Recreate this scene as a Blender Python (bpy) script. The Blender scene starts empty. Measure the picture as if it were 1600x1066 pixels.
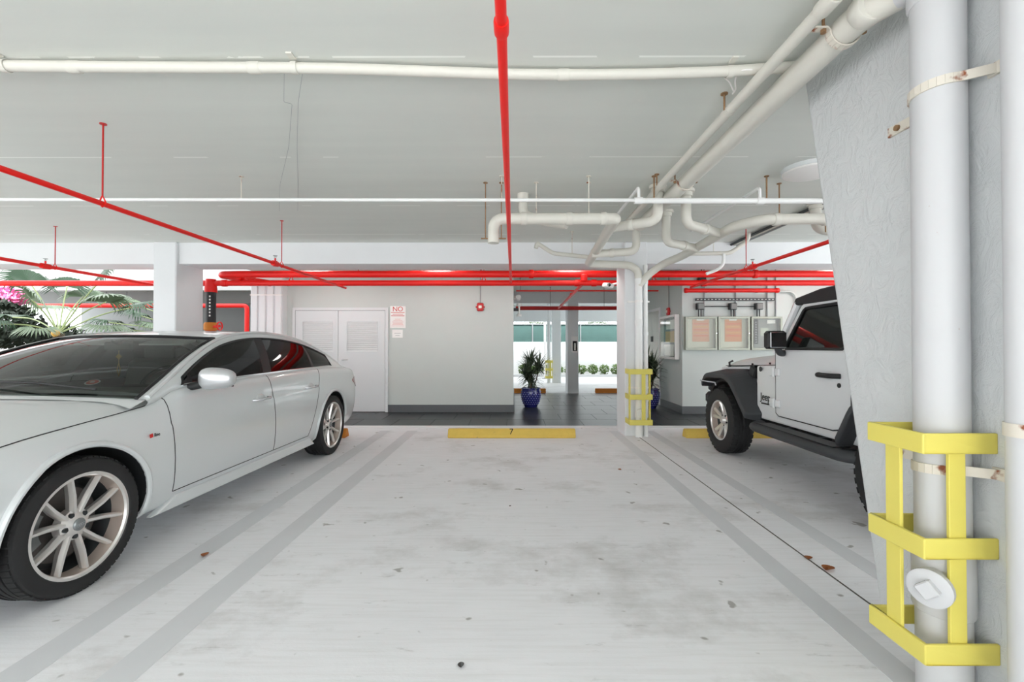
import bpy, bmesh, math, random
from mathutils import Vector, Matrix, Euler, Quaternion
random.seed(7)
PI = math.pi
scn = bpy.context.scene
COL = scn.collection

# ------------------------------------------------------------------ camera
CAM_H = 1.23
FPX = 711.0
cam_d = bpy.data.cameras.new('camera'); cam = bpy.data.objects.new('camera', cam_d); COL.objects.link(cam)
cam_d.sensor_fit = 'HORIZONTAL'; cam_d.sensor_width = 36.0; cam_d.lens = 36.0 * FPX / 1600.0
cam_d.clip_start = 0.02; cam_d.clip_end = 300
CAM_E = Euler((PI/2 + math.atan(8/FPX), 0, math.atan(2/FPX)), 'XYZ')
cam.location = (0, 0, CAM_H); cam.rotation_euler = CAM_E
scn.camera = cam
CAM_R = CAM_E.to_matrix()

def P(px, py, Y=None, X=None, Z=None):
    """world point that a photograph pixel shows on the plane y=Y, x=X or z=Z"""
    d = CAM_R @ Vector(((px-800)/FPX, -(py-533)/FPX, -1.0))
    o = Vector((0, 0, CAM_H))
    if Y is not None: t = Y/d.y
    elif X is not None: t = X/d.x
    else: t = (Z-CAM_H)/d.z
    return o + d*t

# ------------------------------------------------------------------ sky, sun, exposure
world = bpy.data.worlds.new('overcast_sky'); scn.world = world; world.use_nodes = True
wn = world.node_tree.nodes; wl = world.node_tree.links
bg = wn['Background']; bg.inputs[0].default_value = (0.95, 0.975, 1.0, 1); bg.inputs[1].default_value = 3.2
sun_d = bpy.data.lights.new('sun', 'SUN'); sun_d.energy = 15.0; sun_d.angle = math.radians(6); sun_d.color = (1, .99, .985)
sun = bpy.data.objects.new('sun', sun_d); COL.objects.link(sun); sun.rotation_euler = (math.radians(28), math.radians(8), 0)
vs = scn.view_settings
scn.display_settings.display_device = 'sRGB'
vs.view_transform = 'Standard'; vs.look = 'None'; vs.gamma = 1.0; vs.use_curve_mapping = False
vs.exposure = 0.14

# ------------------------------------------------------------------ materials
def lin(c):
    out = []
    for v in c[:3]:
        v = v/255.0
        out.append(v/12.92 if v <= .04045 else ((v+.055)/1.055)**2.4)
    return tuple(out) + (1.0,)
MATS = {}
def mat(name, rgb, rough=.5, metal=0.0, var=0.0, vscale=3.0, bump=0.0, bscale=40.0, bdist=.01, stretch=None, coat=0.0, spec=None, rust=None):
    m = bpy.data.materials.new(name); m.use_nodes = True
    n = m.node_tree.nodes; l = m.node_tree.links; b = n['Principled BSDF']
    b.inputs['Base Color'].default_value = lin(rgb); b.inputs['Roughness'].default_value = rough; b.inputs['Metallic'].default_value = metal
    if coat: b.inputs['Coat Weight'].default_value = coat; b.inputs['Coat Roughness'].default_value = .04
    if spec is not None: b.inputs['Specular IOR Level'].default_value = spec
    if var or bump or rust:
        tc = n.new('ShaderNodeTexCoord'); mp = n.new('ShaderNodeMapping'); l.new(tc.outputs['Object'], mp.inputs[0])
        if stretch: mp.inputs['Scale'].default_value = stretch
    if var or rust:
        nz = n.new('ShaderNodeTexNoise'); nz.inputs['Scale'].default_value = vscale; nz.inputs['Detail'].default_value = 6; nz.inputs['Roughness'].default_value = .6
        l.new(mp.outputs[0], nz.inputs[0])
        mx = n.new('ShaderNodeMixRGB'); c = lin(rgb)
        mx.inputs[1].default_value = tuple(max(0, v*(1-var)) for v in c[:3]) + (1,)
        mx.inputs[2].default_value = tuple(min(1, v*(1+var)) for v in c[:3]) + (1,)
        l.new(nz.outputs[0], mx.inputs[0]); last = mx
        if rust:
            n2 = n.new('ShaderNodeTexNoise'); n2.inputs['Scale'].default_value = rust[1]; n2.inputs['Detail'].default_value = 5
            l.new(mp.outputs[0], n2.inputs[0])
            rp = n.new('ShaderNodeValToRGB'); rp.color_ramp.elements[0].position = rust[2]; rp.color_ramp.elements[1].position = rust[2]+.08
            l.new(n2.outputs[0], rp.inputs[0])
            m2 = n.new('ShaderNodeMixRGB'); l.new(rp.outputs[0], m2.inputs[0]); l.new(mx.outputs[0], m2.inputs[1]); m2.inputs[2].default_value = lin(rust[0]); last = m2
        l.new(last.outputs[0], b.inputs['Base Color'])
    if bump:
        nb = n.new('ShaderNodeTexNoise'); nb.inputs['Scale'].default_value = bscale; nb.inputs['Detail'].default_value = 5
        l.new(mp.outputs[0], nb.inputs[0])
        bp = n.new('ShaderNodeBump'); bp.inputs['Strength'].default_value = bump; bp.inputs['Distance'].default_value = bdist
        l.new(nb.outputs[0], bp.inputs['Height']); l.new(bp.outputs[0], b.inputs['Normal'])
    MATS[name] = m
    return m
def glass_mat(name, tint, gloss=.03, ior=1.5):
    m = bpy.data.materials.new(name); m.use_nodes = True
    n = m.node_tree.nodes; l = m.node_tree.links
    for x in list(n): n.remove(x)
    o = n.new('ShaderNodeOutputMaterial'); t = n.new('ShaderNodeBsdfTransparent'); g = n.new('ShaderNodeBsdfGlossy'); x = n.new('ShaderNodeMixShader'); lw = n.new('ShaderNodeLayerWeight'); pw = n.new('ShaderNodeMath'); f = n.new('ShaderNodeMath')
    t.inputs[0].default_value = tint + (1,); g.inputs['Roughness'].default_value = gloss; lw.inputs[0].default_value = .5; pw.operation = 'POWER'; pw.inputs[1].default_value = 5.0; f.operation = 'MULTIPLY_ADD'; f.inputs[1].default_value = .94; f.inputs[2].default_value = .04
    l.new(lw.outputs['Facing'], pw.inputs[0]); l.new(pw.outputs[0], f.inputs[0])
    l.new(f.outputs[0], x.inputs[0]); l.new(t.outputs[0], x.inputs[1]); l.new(g.outputs[0], x.inputs[2]); l.new(x.outputs[0], o.inputs[0])
    MATS[name] = m
    return m

mat('white_paint', (226, 228, 230), .6, var=.03, bump=.15, bscale=60, bdist=.004)
mat('column_paint', (222, 225, 227), .65, var=.03, bump=.3, bscale=45, bdist=.004)
mat('wall_grey', (197, 204, 201), .6, var=.025, bump=.25, bscale=120, bdist=.003)
mat('door_paint', (215, 219, 221), .45, var=.01)
mat('louver_paint', (222, 225, 226), .5)
mat('dark_gap', (40, 41, 43), .7)
mat('baseboard_grey', (92, 96, 99), .45, var=.08, vscale=30)
mat('beige_pipe', (214, 212, 203), .45, var=.03, vscale=8)
mat('white_pipe', (236, 237, 236), .4, var=.025, vscale=6)
mat('pipe_big', (202, 203, 205), .5, var=.02, vscale=5, bump=.05, bscale=30, bdist=.003, rust=((150, 90, 50), 26, .74))
mat('red_paint', (232, 18, 10), .45, var=.06, vscale=9)
mat('dark_red_paint', (186, 18, 16), .4, var=.08, vscale=9)
mat('yellow_paint', (226, 213, 104), .45, var=.05, vscale=6, rust=((150, 110, 50), 18, .76))
mat('stop_yellow', (226, 193, 92), .7, var=.10, vscale=14, bump=.3, bscale=60, bdist=.004, rust=((150, 135, 100), 9, .68))
mat('stop_orange', (205, 128, 45), .7, var=.12, vscale=14)
mat('rusty_steel', (150, 118, 86), .7, .3, var=.35, vscale=40)
mat('rust_white', (218, 212, 200), .55, var=.05, rust=((138, 72, 34), 16, .58))
mat('galv', (150, 154, 155), .4, .8, var=.1, vscale=20)
mat('dark_metal', (62, 65, 67), .45, .5)
mat('black_plastic', (26, 27, 29), .5)
mat('flare_plastic', (58, 60, 63), .62, bump=.2, bscale=200, bdist=.002)
mat('rubber', (30, 30, 31), .75, var=.15, vscale=30, bump=.2, bscale=90, bdist=.003)
mat('alloy', (226, 223, 220), .3, .75, var=.05, vscale=10)
mat('alloy_dusty', (190, 176, 166), .45, .5, var=.12, vscale=12)
mat('brake', (96, 92, 90), .5, .7)
mat('chrome', (225, 226, 228), .12, 1.0)
mat('silver_paint', (216, 220, 221), .36, .25, coat=.6)
mat('silver_mirror', (206, 208, 211), .26, .6, coat=.5)
mat('suv_white', (226, 229, 231), .3, 0, coat=.5)
mat('interior_grey', (92, 93, 92), .8)
mat('interior_dark', (28, 29, 30), .8)
mat('seat_leather', (120, 121, 118), .6)
mat('lamp_red', (150, 16, 14), .15, coat=.5)
mat('lamp_clear', (220, 224, 228), .1, .3, coat=.5)
mat('pot_blue', (34, 38, 112), .12, var=.35, vscale=18, coat=.6)
mat('pot_dot', (120, 126, 190), .15, coat=.5)
mat('soil', (52, 42, 33), .9)
mat('leaf_dark', (84, 98, 78), .5, var=.35, vscale=25)
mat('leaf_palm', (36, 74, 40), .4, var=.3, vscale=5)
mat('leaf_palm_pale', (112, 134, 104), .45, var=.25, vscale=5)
mat('petiole', (148, 165, 110), .5, var=.15)
mat('trunk', (88, 74, 58), .9, var=.3, vscale=12)
mat('pink_bloom', (226, 130, 178), .7, var=.18, vscale=20)
mat('dark_bush', (34, 46, 34), .7, var=.4, vscale=14)
mat('hedge_leaf', (96, 122, 62), .6, var=.3, vscale=14)
mat('dry_leaf', (150, 88, 44), .7, var=.3, vscale=30)
mat('green_mesh', (52, 80, 76), .8, var=.18, vscale=3)
mat('wing_grey', (158, 161, 160), .7, var=.04)
mat('board_back', (198, 200, 186), .7, var=.04)
mat('sign_white', (240, 238, 236), .4)
mat('sign_red', (204, 44, 40), .5)
mat('sign_pale_red', (222, 128, 118), .5)
mat('ink_grey', (150, 152, 156), .5)
mat('ink_black', (28, 28, 28), .6)
mat('alarm_red', (196, 22, 24), .35)
mat('strobe', (238, 232, 220), .15)
mat('board_frame', (156, 160, 148), .35, .3)
mat('paper_rose', (206, 152, 120), .8, var=.10, vscale=16)
mat('paper_tan', (202, 136, 88), .8, var=.12, vscale=16)
mat('paper_white', (238, 238, 232), .8)
mat('panel_grey', (128, 131, 129), .5)
mat('steel', (176, 172, 164), .35, .7)
mat('sticker_red', (214, 64, 46), .5)
mat('amber', (214, 170, 80), .6)
mat('asphalt', (200, 201, 201), .9, var=.06)
mat('sky_white_wall', (240, 240, 238), .8, var=.03)
mat('tile_dark', (40, 42, 45), .33, var=.25, vscale=1.6)
mat('garden_soil', (98, 92, 78), .95, var=.3, vscale=3)
mat('grout', (74, 76, 77), .8)
mat('band_grey', (212, 214, 217), .7, var=.06, vscale=3)
mat('joint_dark', (92, 90, 86), .9, var=.3, vscale=9)
glass_mat('glass_dark', (.03, .034, .034)); glass_mat('glass_windscreen', (.34, .38, .36)); glass_mat('glass_clear', (.94, .95, .93))

mat('fill_lamp_glow', (255, 250, 240), .5)  # glow of the added fill lamps over the lobby
_b = MATS['fill_lamp_glow'].node_tree.nodes['Principled BSDF']; _b.inputs['Emission Color'].default_value = (1, .97, .92, 1); _b.inputs['Emission Strength'].default_value = 27
def concrete():
    m = mat('concrete', (206, 206, 204), .72)
    n = m.node_tree.nodes; l = m.node_tree.links; b = n['Principled BSDF']
    tc = n.new('ShaderNodeTexCoord')
    def noise(scale, stretch, detail=6, rough=.6, off=(0, 0, 0)):
        mp = n.new('ShaderNodeMapping'); mp.inputs['Scale'].default_value = stretch; mp.inputs['Location'].default_value = off
        l.new(tc.outputs['Object'], mp.inputs[0])
        z = n.new('ShaderNodeTexNoise'); z.inputs['Scale'].default_value = scale; z.inputs['Detail'].default_value = detail; z.inputs['Roughness'].default_value = rough
        l.new(mp.outputs[0], z.inputs[0]); return z
    def ramp(src, a, bb):
        r = n.new('ShaderNodeValToRGB'); r.color_ramp.elements[0].position = a; r.color_ramp.elements[1].position = bb
        l.new(src.outputs[0], r.inputs[0]); return r
    def mixc(fac, c1, c2, amount=1.0, mode='MIX'):
        x = n.new('ShaderNodeMixRGB'); x.blend_type = mode
        if amount != 1.0:
            mu = n.new('ShaderNodeMath'); mu.operation = 'MULTIPLY'; mu.inputs[1].default_value = amount; l.new(fac.outputs[0], mu.inputs[0]); l.new(mu.outputs[0], x.inputs[0])
        else: l.new(fac.outputs[0], x.inputs[0])
        for i, c in ((1, c1), (2, c2)):
            if isinstance(c, tuple): x.inputs[i].default_value = c
            else: l.new(c.outputs[0], x.inputs[i])
        return x
    base = mixc(noise(1.1, (1, 1, 1)), lin((225, 226, 229)), lin((243, 244, 247)))
    streak = mixc(ramp(noise(2.0, (1.2, 22, 1)), .45, .75), base, lin((212, 212, 211)), .4)
    stain = mixc(ramp(noise(.9, (1, 1.3, 1), 8, .68, (3.1, 1.7, 0)), .53, .76), streak, lin((160, 157, 151)), .68)
    worn = mixc(ramp(noise(4.5, (.7, 2.6, 1), 8, .72, (9, 4, 0)), .60, .70), stain, lin((182, 182, 181)), .65)
    spots = mixc(ramp(noise(9, (1, 1, 1), 2, .5, (2, 8, 0)), .70, .74), worn, lin((130, 127, 121)), .7)
    l.new(spots.outputs[0], b.inputs['Base Color'])
    nb = noise(70, (1, 2.2, 1), 4); bp = n.new('ShaderNodeBump'); bp.inputs['Strength'].default_value = .18; bp.inputs['Distance'].default_value = .004
    l.new(nb.outputs[0], bp.inputs['Height']); l.new(bp.outputs[0], b.inputs['Normal'])
    return m
concrete()

def ceiling_mat():
    m = mat('ceiling_paint', (212, 215, 211), .7)
    n = m.node_tree.nodes; l = m.node_tree.links; b = n['Principled BSDF']
    tc = n.new('ShaderNodeTexCoord'); sep = n.new('ShaderNodeSeparateXYZ'); l.new(tc.outputs['Object'], sep.inputs[0])
    a = n.new('ShaderNodeMath'); a.operation = 'ADD'; a.inputs[1].default_value = .16; l.new(sep.outputs[1], a.inputs[0])
    d = n.new('ShaderNodeMath'); d.operation = 'DIVIDE'; d.inputs[1].default_value = 1.2; l.new(a.outputs[0], d.inputs[0])
    fr = n.new('ShaderNodeMath'); fr.operation = 'FRACT'; l.new(d.outputs[0], fr.inputs[0])
    lt = n.new('ShaderNodeMath'); lt.operation = 'LESS_THAN'; lt.inputs[1].default_value = .012; l.new(fr.outputs[0], lt.inputs[0])
    nz = n.new('ShaderNodeTexNoise'); nz.inputs['Scale'].default_value = 2.5; nz.inputs['Detail'].default_value = 6; l.new(tc.outputs['Object'], nz.inputs[0])
    gt = n.new('ShaderNodeMath'); gt.operation = 'GREATER_THAN'; gt.inputs[1].default_value = .5; l.new(nz.outputs[0], gt.inputs[0])
    mu = n.new('ShaderNodeMath'); mu.operation = 'MULTIPLY'; l.new(lt.outputs[0], mu.inputs[0]); l.new(gt.outputs[0], mu.inputs[1])
    mp = n.new('ShaderNodeMapping'); mp.inputs['Scale'].default_value = (.5, 5, 1); l.new(tc.outputs['Object'], mp.inputs[0])
    n2 = n.new('ShaderNodeTexNoise'); n2.inputs['Scale'].default_value = 1.6; n2.inputs['Detail'].default_value = 5; l.new(mp.outputs[0], n2.inputs[0])
    mx = n.new('ShaderNodeMixRGB'); mx.inputs[1].default_value = lin((210, 213, 208)); mx.inputs[2].default_value = lin((219, 222, 216)); l.new(n2.outputs[0], mx.inputs[0])
    m2 = n.new('ShaderNodeMixRGB'); l.new(mu.outputs[0], m2.inputs[0]); l.new(mx.outputs[0], m2.inputs[1]); m2.inputs[2].default_value = lin((240, 242, 238))
    l.new(m2.outputs[0], b.inputs['Base Color'])
    bp = n.new('ShaderNodeBump'); bp.inputs['Strength'].default_value = .25; bp.inputs['Distance'].default_value = .004
    l.new(n2.outputs[0], bp.inputs['Height']); l.new(bp.outputs[0], b.inputs['Normal'])
ceiling_mat()

def stucco_mat():
    m = mat('stucco', (209, 212, 213), .8)
    n = m.node_tree.nodes; l = m.node_tree.links; b = n['Principled BSDF']
    tc = n.new('ShaderNodeTexCoord'); mp = n.new('ShaderNodeMapping'); mp.inputs['Scale'].default_value = (1, 1.0, .75); mp.inputs['Rotation'].default_value = (.5, 0, 0); l.new(tc.outputs['Object'], mp.inputs[0])
    n1 = n.new('ShaderNodeTexNoise'); n1.inputs['Scale'].default_value = 11; n1.inputs['Detail'].default_value = 7; n1.inputs['Roughness'].default_value = .62; n1.inputs['Distortion'].default_value = 1.2
    l.new(mp.outputs[0], n1.inputs[0])
    r = n.new('ShaderNodeValToRGB'); r.color_ramp.elements[0].position = .38; r.color_ramp.elements[1].position = .60; l.new(n1.outputs[0], r.inputs[0])
    bp = n.new('ShaderNodeBump'); bp.inputs['Strength'].default_value = .5; bp.inputs['Distance'].default_value = .008
    l.new(r.outputs[0], bp.inputs['Height']); l.new(bp.outputs[0], b.inputs['Normal'])
stucco_mat()

# ------------------------------------------------------------------ mesh helpers
def V(*a): return Vector(a)
def smooth_path(pts, r, n=6):
    pts = [Vector(p) for p in pts]
    if len(pts) < 3 or r <= 0: return pts
    out = [pts[0]]
    for i in range(1, len(pts)-1):
        a, b, c = pts[i-1], pts[i], pts[i+1]
        d1 = a-b; d2 = c-b
        k = min(r, d1.length*.49, d2.length*.49)
        p1 = b + d1.normalized()*k; p2 = b + d2.normalized()*k
        for j in range(n+1):
            t = j/n
            out.append(p1*(1-t)**2 + b*2*t*(1-t) + p2*t*t)
    out.append(pts[-1])
    return out

class MB:
    def __init__(s): s.v = []; s.f = []; s.m = []
    def add(s, vs, fs, mi=0):
        o = len(s.v); s.v += [tuple(v) for v in vs]; s.f += [tuple(i+o for i in f) for f in fs]; s.m += [mi]*len(fs)
        return s
    def box(s, c, d, mi=0, rot=None, bev=0.0):
        c = Vector(c); hx, hy, hz = d[0]/2, d[1]/2, d[2]/2
        if bev > 0:
            b = min(bev, hx*.9, hy*.9, hz*.9); vs = []
            idx = {}
            for sx in (-1, 1):
                for sy in (-1, 1):
                    for sz in (-1, 1):
                        for ax in range(3):
                            p = [sx*(hx-b), sy*(hy-b), sz*(hz-b)]
                            p[ax] = (sx*hx, sy*hy, sz*hz)[ax]
                            idx[(sx, sy, sz, ax)] = len(vs); vs.append(Vector(p))
            fs = []
            for ax in range(3):
                o1, o2 = [(1, 2), (2, 0), (0, 1)][ax]
                for sg in (-1, 1):
                    q = []
                    for a, bb in ((-1, -1), (1, -1), (1, 1), (-1, 1)):
                        k = [0, 0, 0]; k[ax] = sg; k[o1] = a; k[o2] = bb; q.append(idx[(k[0], k[1], k[2], ax)])
                    fs.append(q if sg > 0 else q[::-1])
            for ax in range(3):
                o1, o2 = [(1, 2), (2, 0), (0, 1)][ax]
                for a in (-1, 1):
                    for bb in (-1, 1):
                        k1 = [0, 0, 0]; k2 = [0, 0, 0]
                        k1[o1] = a; k1[o2] = bb; k2[o1] = a; k2[o2] = bb; k1[ax] = -1; k2[ax] = 1
                        q = [idx[tuple(k1)+(o1,)], idx[tuple(k2)+(o1,)], idx[tuple(k2)+(o2,)], idx[tuple(k1)+(o2,)]]
                        fs.append(q if a*bb < 0 else q[::-1])
            for sx in (-1, 1):
                for sy in (-1, 1):
                    for sz in (-1, 1):
                        q = [idx[(sx, sy, sz, 0)], idx[(sx, sy, sz, 1)], idx[(sx, sy, sz, 2)]]
                        fs.append(q if sx*sy*sz > 0 else q[::-1])
        else:
            vs = [Vector((x*hx, y*hy, z*hz)) for z in (-1, 1) for y in (-1, 1) for x in (-1, 1)]
            fs = [(0, 2, 3, 1), (4, 5, 7, 6), (0, 1, 5, 4), (2, 6, 7, 3), (0, 4, 6, 2), (1, 3, 7, 5)]
        if rot is not None: vs = [rot @ v for v in vs]
        return s.add([v+c for v in vs], fs, mi)
    def bx(s, x0, x1, y0, y1, z0, z1, mi=0, bev=0.0):
        return s.box(((x0+x1)/2, (y0+y1)/2, (z0+z1)/2), (abs(x1-x0), abs(y1-y0), abs(z1-z0)), mi, None, bev)
    def tube(s, pts, r, seg=12, mi=0, caps=True, flat=None):
        pts = [Vector(p) for p in pts]; q = [pts[0]]
        for p in pts[1:]:
            if (p-q[-1]).length > 1e-6: q.append(p)
        pts = q; n = len(pts)
        if n < 2: return s
        rs = r if isinstance(r, (list, tuple)) else [r]*n
        tg = []
        for i in range(n):
            a = pts[max(0, i-1)]; b = pts[min(n-1, i+1)]; tg.append((b-a).normalized())
        up = Vector((0, 0, 1)) if abs(tg[0].z) < .9 else Vector((1, 0, 0))
        nrm = (up - tg[0]*up.dot(tg[0])).normalized()
        vs = []; fs = []
        for i in range(n):
            if i:
                nrm = tg[i-1].rotation_difference(tg[i]) @ nrm
                nrm = (nrm - tg[i]*nrm.dot(tg[i])).normalized()
            bn = tg[i].cross(nrm)
            for k in range(seg):
                a = 2*PI*k/seg
                ca, sa = math.cos(a), math.sin(a)
                if flat: ca *= flat
                vs.append(pts[i] + (nrm*ca + bn*sa)*rs[min(i, len(rs)-1)])
        for i in range(n-1):
            for k in range(seg):
                k2 = (k+1) % seg
                fs.append((i*seg+k, i*seg+k2, (i+1)*seg+k2, (i+1)*seg+k))
        if caps:
            fs.append(tuple(range(seg))[::-1]); fs.append(tuple((n-1)*seg+k for k in range(seg)))
        return s.add(vs, fs, mi)
    def cyl(s, a, b, r, seg=16, mi=0): return s.tube([a, b], r, seg, mi)
    def lathe(s, prof, c=(0, 0, 0), axis='z', seg=32, mi=0, close=False, a0=0, a1=2*PI):
        """prof: list of (radius, height along axis)"""
        c = Vector(c); vs = []; fs = []; n = len(prof); full = abs(a1-a0-2*PI) < 1e-6
        m = seg if full else seg+1
        for k in range(m):
            a = a0 + (a1-a0)*k/seg; ca, sa = math.cos(a), math.sin(a)
            for (r, h) in prof:
                p = {'z': (r*ca, r*sa, h), 'x': (h, r*ca, r*sa), 'y': (r*sa, h, r*ca)}[axis]
                vs.append(c + Vector(p))
        mm = m if full else m-1
        for k in range(mm):
            k2 = (k+1) % m
            for i in range(n-1):
                fs.append((k*n+i, k2*n+i, k2*n+i+1, k*n+i+1))
            if close: fs.append((k*n+n-1, k2*n+n-1, k2*n, k*n))
        return s.add(vs, fs, mi)
    def sphere(s, c, r, seg=16, rings=10, mi=0, sc=(1, 1, 1)):
        c = Vector(c); vs = []; fs = []
        for i in range(rings+1):
            t = PI*i/rings
            for k in range(seg):
                a = 2*PI*k/seg
                vs.append(c + Vector((r*sc[0]*math.sin(t)*math.cos(a), r*sc[1]*math.sin(t)*math.sin(a), r*sc[2]*math.cos(t))))
        for i in range(rings):
            for k in range(seg):
                k2 = (k+1) % seg
                fs.append((i*seg+k, (i+1)*seg+k, (i+1)*seg+k2, i*seg+k2))
        return s.add(vs, fs, mi)
    def prism(s, poly, axis, a, b, mi=0):
        """poly in the two other axes (x: (y,z); y: (x,z); z: (x,y)), from a to b"""
        n = len(poly)
        def pt(p, h): return {'x': (h, p[0], p[1]), 'y': (p[0], h, p[1]), 'z': (p[0], p[1], h)}[axis]
        vs = [pt(p, a) for p in poly] + [pt(p, b) for p in poly]
        fs = [tuple(range(n))[::-1], tuple(range(n, 2*n))] + [(i, (i+1) % n, n+(i+1) % n, n+i) for i in range(n)]
        return s.add(vs, fs, mi)
    def build(s, name, material, parent=None, smooth=True, ang=40, mats=None, fix=True, bevel=0.0, bseg=2):
        me = bpy.data.meshes.new(name); me.from_pydata(s.v, [], s.f)
        ms = mats or [material]
        for q in ms: me.materials.append(MATS[q])
        if mats: me.polygons.foreach_set('material_index', s.m)
        if fix or bevel:
            bm = bmesh.new(); bm.from_mesh(me)
            bmesh.ops.remove_doubles(bm, verts=bm.verts, dist=1e-5)
            if bevel:
                bmesh.ops.recalc_face_normals(bm, faces=bm.faces)
                es = [e for e in bm.edges if len(e.link_faces) == 2 and e.calc_face_angle(0) > math.radians(35)]
                bmesh.ops.bevel(bm, geom=es, offset=bevel, segments=bseg, affect='EDGES', profile=.5, clamp_overlap=True)
            bmesh.ops.recalc_face_normals(bm, faces=bm.faces); bm.to_mesh(me); bm.free()
        if smooth:
            me.shade_smooth(); me.set_sharp_from_angle(angle=math.radians(ang))
        me.update()
        o = bpy.data.objects.new(name, me); COL.objects.link(o)
        if parent is not None: o.parent = parent
        return o

def tag(o, label=None, cat=None, group=None, kind=None):
    if label: o['label'] = label
    if cat: o['category'] = cat
    if group: o['group'] = group
    if kind: o['kind'] = kind
    return o
def thing(name, label, cat, group=None, loc=(0, 0, 0), rz=0, kind=None):
    o = bpy.data.objects.new(name, None); COL.objects.link(o); o.empty_display_size = .1
    o.location = loc; o.rotation_euler = (0, 0, rz)
    return tag(o, label, cat, group, kind)
def struct(o, label=None, cat=None):
    o['kind'] = 'structure'
    if label: o['label'] = label
    if cat: o['category'] = cat
    return o
def copy_tree(o, parent=None):
    c = o.copy(); COL.objects.link(c); c.parent = parent
    for ch in o.children: copy_tree(ch, c)
    return c
def text_mesh(name, body, size, material, parent, origin, ux, uy, depth=.001, align='CENTER'):
    """flat lettering laid on a surface: ux runs along the line, uy up the letters"""
    cu = bpy.data.curves.new(name, 'FONT'); cu.body = body; cu.size = size; cu.extrude = depth; cu.align_x = align; cu.align_y = 'CENTER'
    t = bpy.data.objects.new(name, cu); COL.objects.link(t)
    dg = bpy.context.evaluated_depsgraph_get(); me = bpy.data.meshes.new_from_object(t.evaluated_get(dg))
    COL.objects.unlink(t); bpy.data.objects.remove(t)
    ux = Vector(ux).normalized(); uy = Vector(uy).normalized(); uz = ux.cross(uy)
    M = Matrix(((ux.x, uy.x, uz.x, origin[0]), (ux.y, uy.y, uz.y, origin[1]), (ux.z, uy.z, uz.z, origin[2]), (0, 0, 0, 1)))
    me.transform(M); me.materials.clear(); me.materials.append(MATS[material])
    o = bpy.data.objects.new(name, me); COL.objects.link(o); o.parent = parent
    return o
def interp(tab, x):
    """smooth (monotone-ish cubic) lookup in [(x, y), ...]"""
    if x <= tab[0][0]: return tab[0][1]
    if x >= tab[-1][0]: return tab[-1][1]
    n = len(tab)
    for i in range(n-1):
        if x <= tab[i+1][0]:
            x0, y0 = tab[i]; x1, y1 = tab[i+1]; h = x1-x0; t = (x-x0)/h
            d = (y1-y0)/h
            m0 = d if i == 0 else ((y0-tab[i-1][1])/(x0-tab[i-1][0]) + d)/2
            m1 = d if i == n-2 else ((tab[i+2][1]-y1)/(tab[i+2][0]-x1) + d)/2
            if i > 0 and (y0-tab[i-1][1])*d <= 0: m0 = 0
            if i < n-2 and (tab[i+2][1]-y1)*d <= 0: m1 = 0
            return y0*(2*t**3-3*t*t+1) + m0*h*(t**3-2*t*t+t) + y1*(-2*t**3+3*t*t) + m1*h*(t**3-t*t)
# ================================================================== the setting
CEIL = 2.67
BEAM_B = 2.373
Y_TILE = 7.03      # front edge of the tiled lobby floor
Y_WALL = 8.49      # grey wall with the double door
Y_WALLR = 8.28     # wall with the notice cabinets
X_SIDE = 3.07      # side wall by the lift
Y_BACK = 11.85     # back of the lobby block

# concrete floor under the slab and the driveway outside
fl = MB().bx(-9.5, 14, -5.0, Y_TILE, -.2, 0).bx(-4.9, 14, Y_BACK, 15.8, -.2, 0).build('floor', 'concrete', smooth=False)
struct(fl, 'pale stained concrete parking floor with brushed streaks', 'floor')
gb = MB().bx(-16, -4.9, Y_TILE, 15.8, -.2, .02).bx(-16, -9.5, -16, Y_TILE, -.2, .02).build('garden_bed', 'garden_soil', smooth=False); struct(gb, 'dark planted soil bed of the palm court', 'ground')
dr = MB().bx(-9.5, 14, -16, -5.0, -.2, -.001).build('ground', 'asphalt', smooth=False); struct(dr, 'open pale driveway pavement outside the garage mouth', 'pavement')
rd = MB().bx(-16, 14, 15.8, 26, -.2, -.001).build('road', 'asphalt', smooth=False); struct(rd, 'bright pale road beyond the far garage bays', 'road')
# painted-over stall stripes: four thin films on the slab
for x0, x1 in ((-1.93, -1.785), (-1.535, -1.39), (1.39, 1.51), (1.915, 2.035)):
    MB().bx(x0, x1, .05, 6.62, -.01, .0015).build('painted_stripe', 'band_grey', fl, smooth=False)
MB().bx(1.696, 1.706, -5.0, 6.2, -.01, .001).build('expansion_joint', 'joint_dark', fl, smooth=False)
MB().bx(-4.9, 9.5, 6.86, Y_TILE, -.05, .004).build('floor_edge_strip', 'white_paint', fl, smooth=False)

# tiled lobby floor: every tile a piece on a grout bed
tf = MB().bx(-4.9, 9.5, Y_TILE, Y_BACK, -.2, -.002).build('floor_lobby', 'grout', smooth=False); struct(tf, 'dark grey slate tile lobby floor behind the parking bays', 'floor')
TW, TD = .60, .602
tile_me = None
nx = int((9.5+4.9)/TW); ny = int((Y_BACK-Y_TILE)/TD)
for j in range(ny):
    for i in range(nx):
        x = -4.9 + TW*(i+.5) + (TW*.5 if j % 2 else 0)
        if x > 9.3: continue
        y = Y_TILE + TD*(j+.5)
        if tile_me is None:
            o = MB().box((0, 0, 0), (TW-.006, TD-.006, .012), bev=.002).build('floor_tile', 'tile_dark', tf, smooth=False); tile_me = o.data
        else:
            o = bpy.data.objects.new('floor_tile', tile_me); COL.objects.link(o); o.parent = tf
        o.location = (x, y, -.003 + random.uniform(-.0006, .0006))

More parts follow.
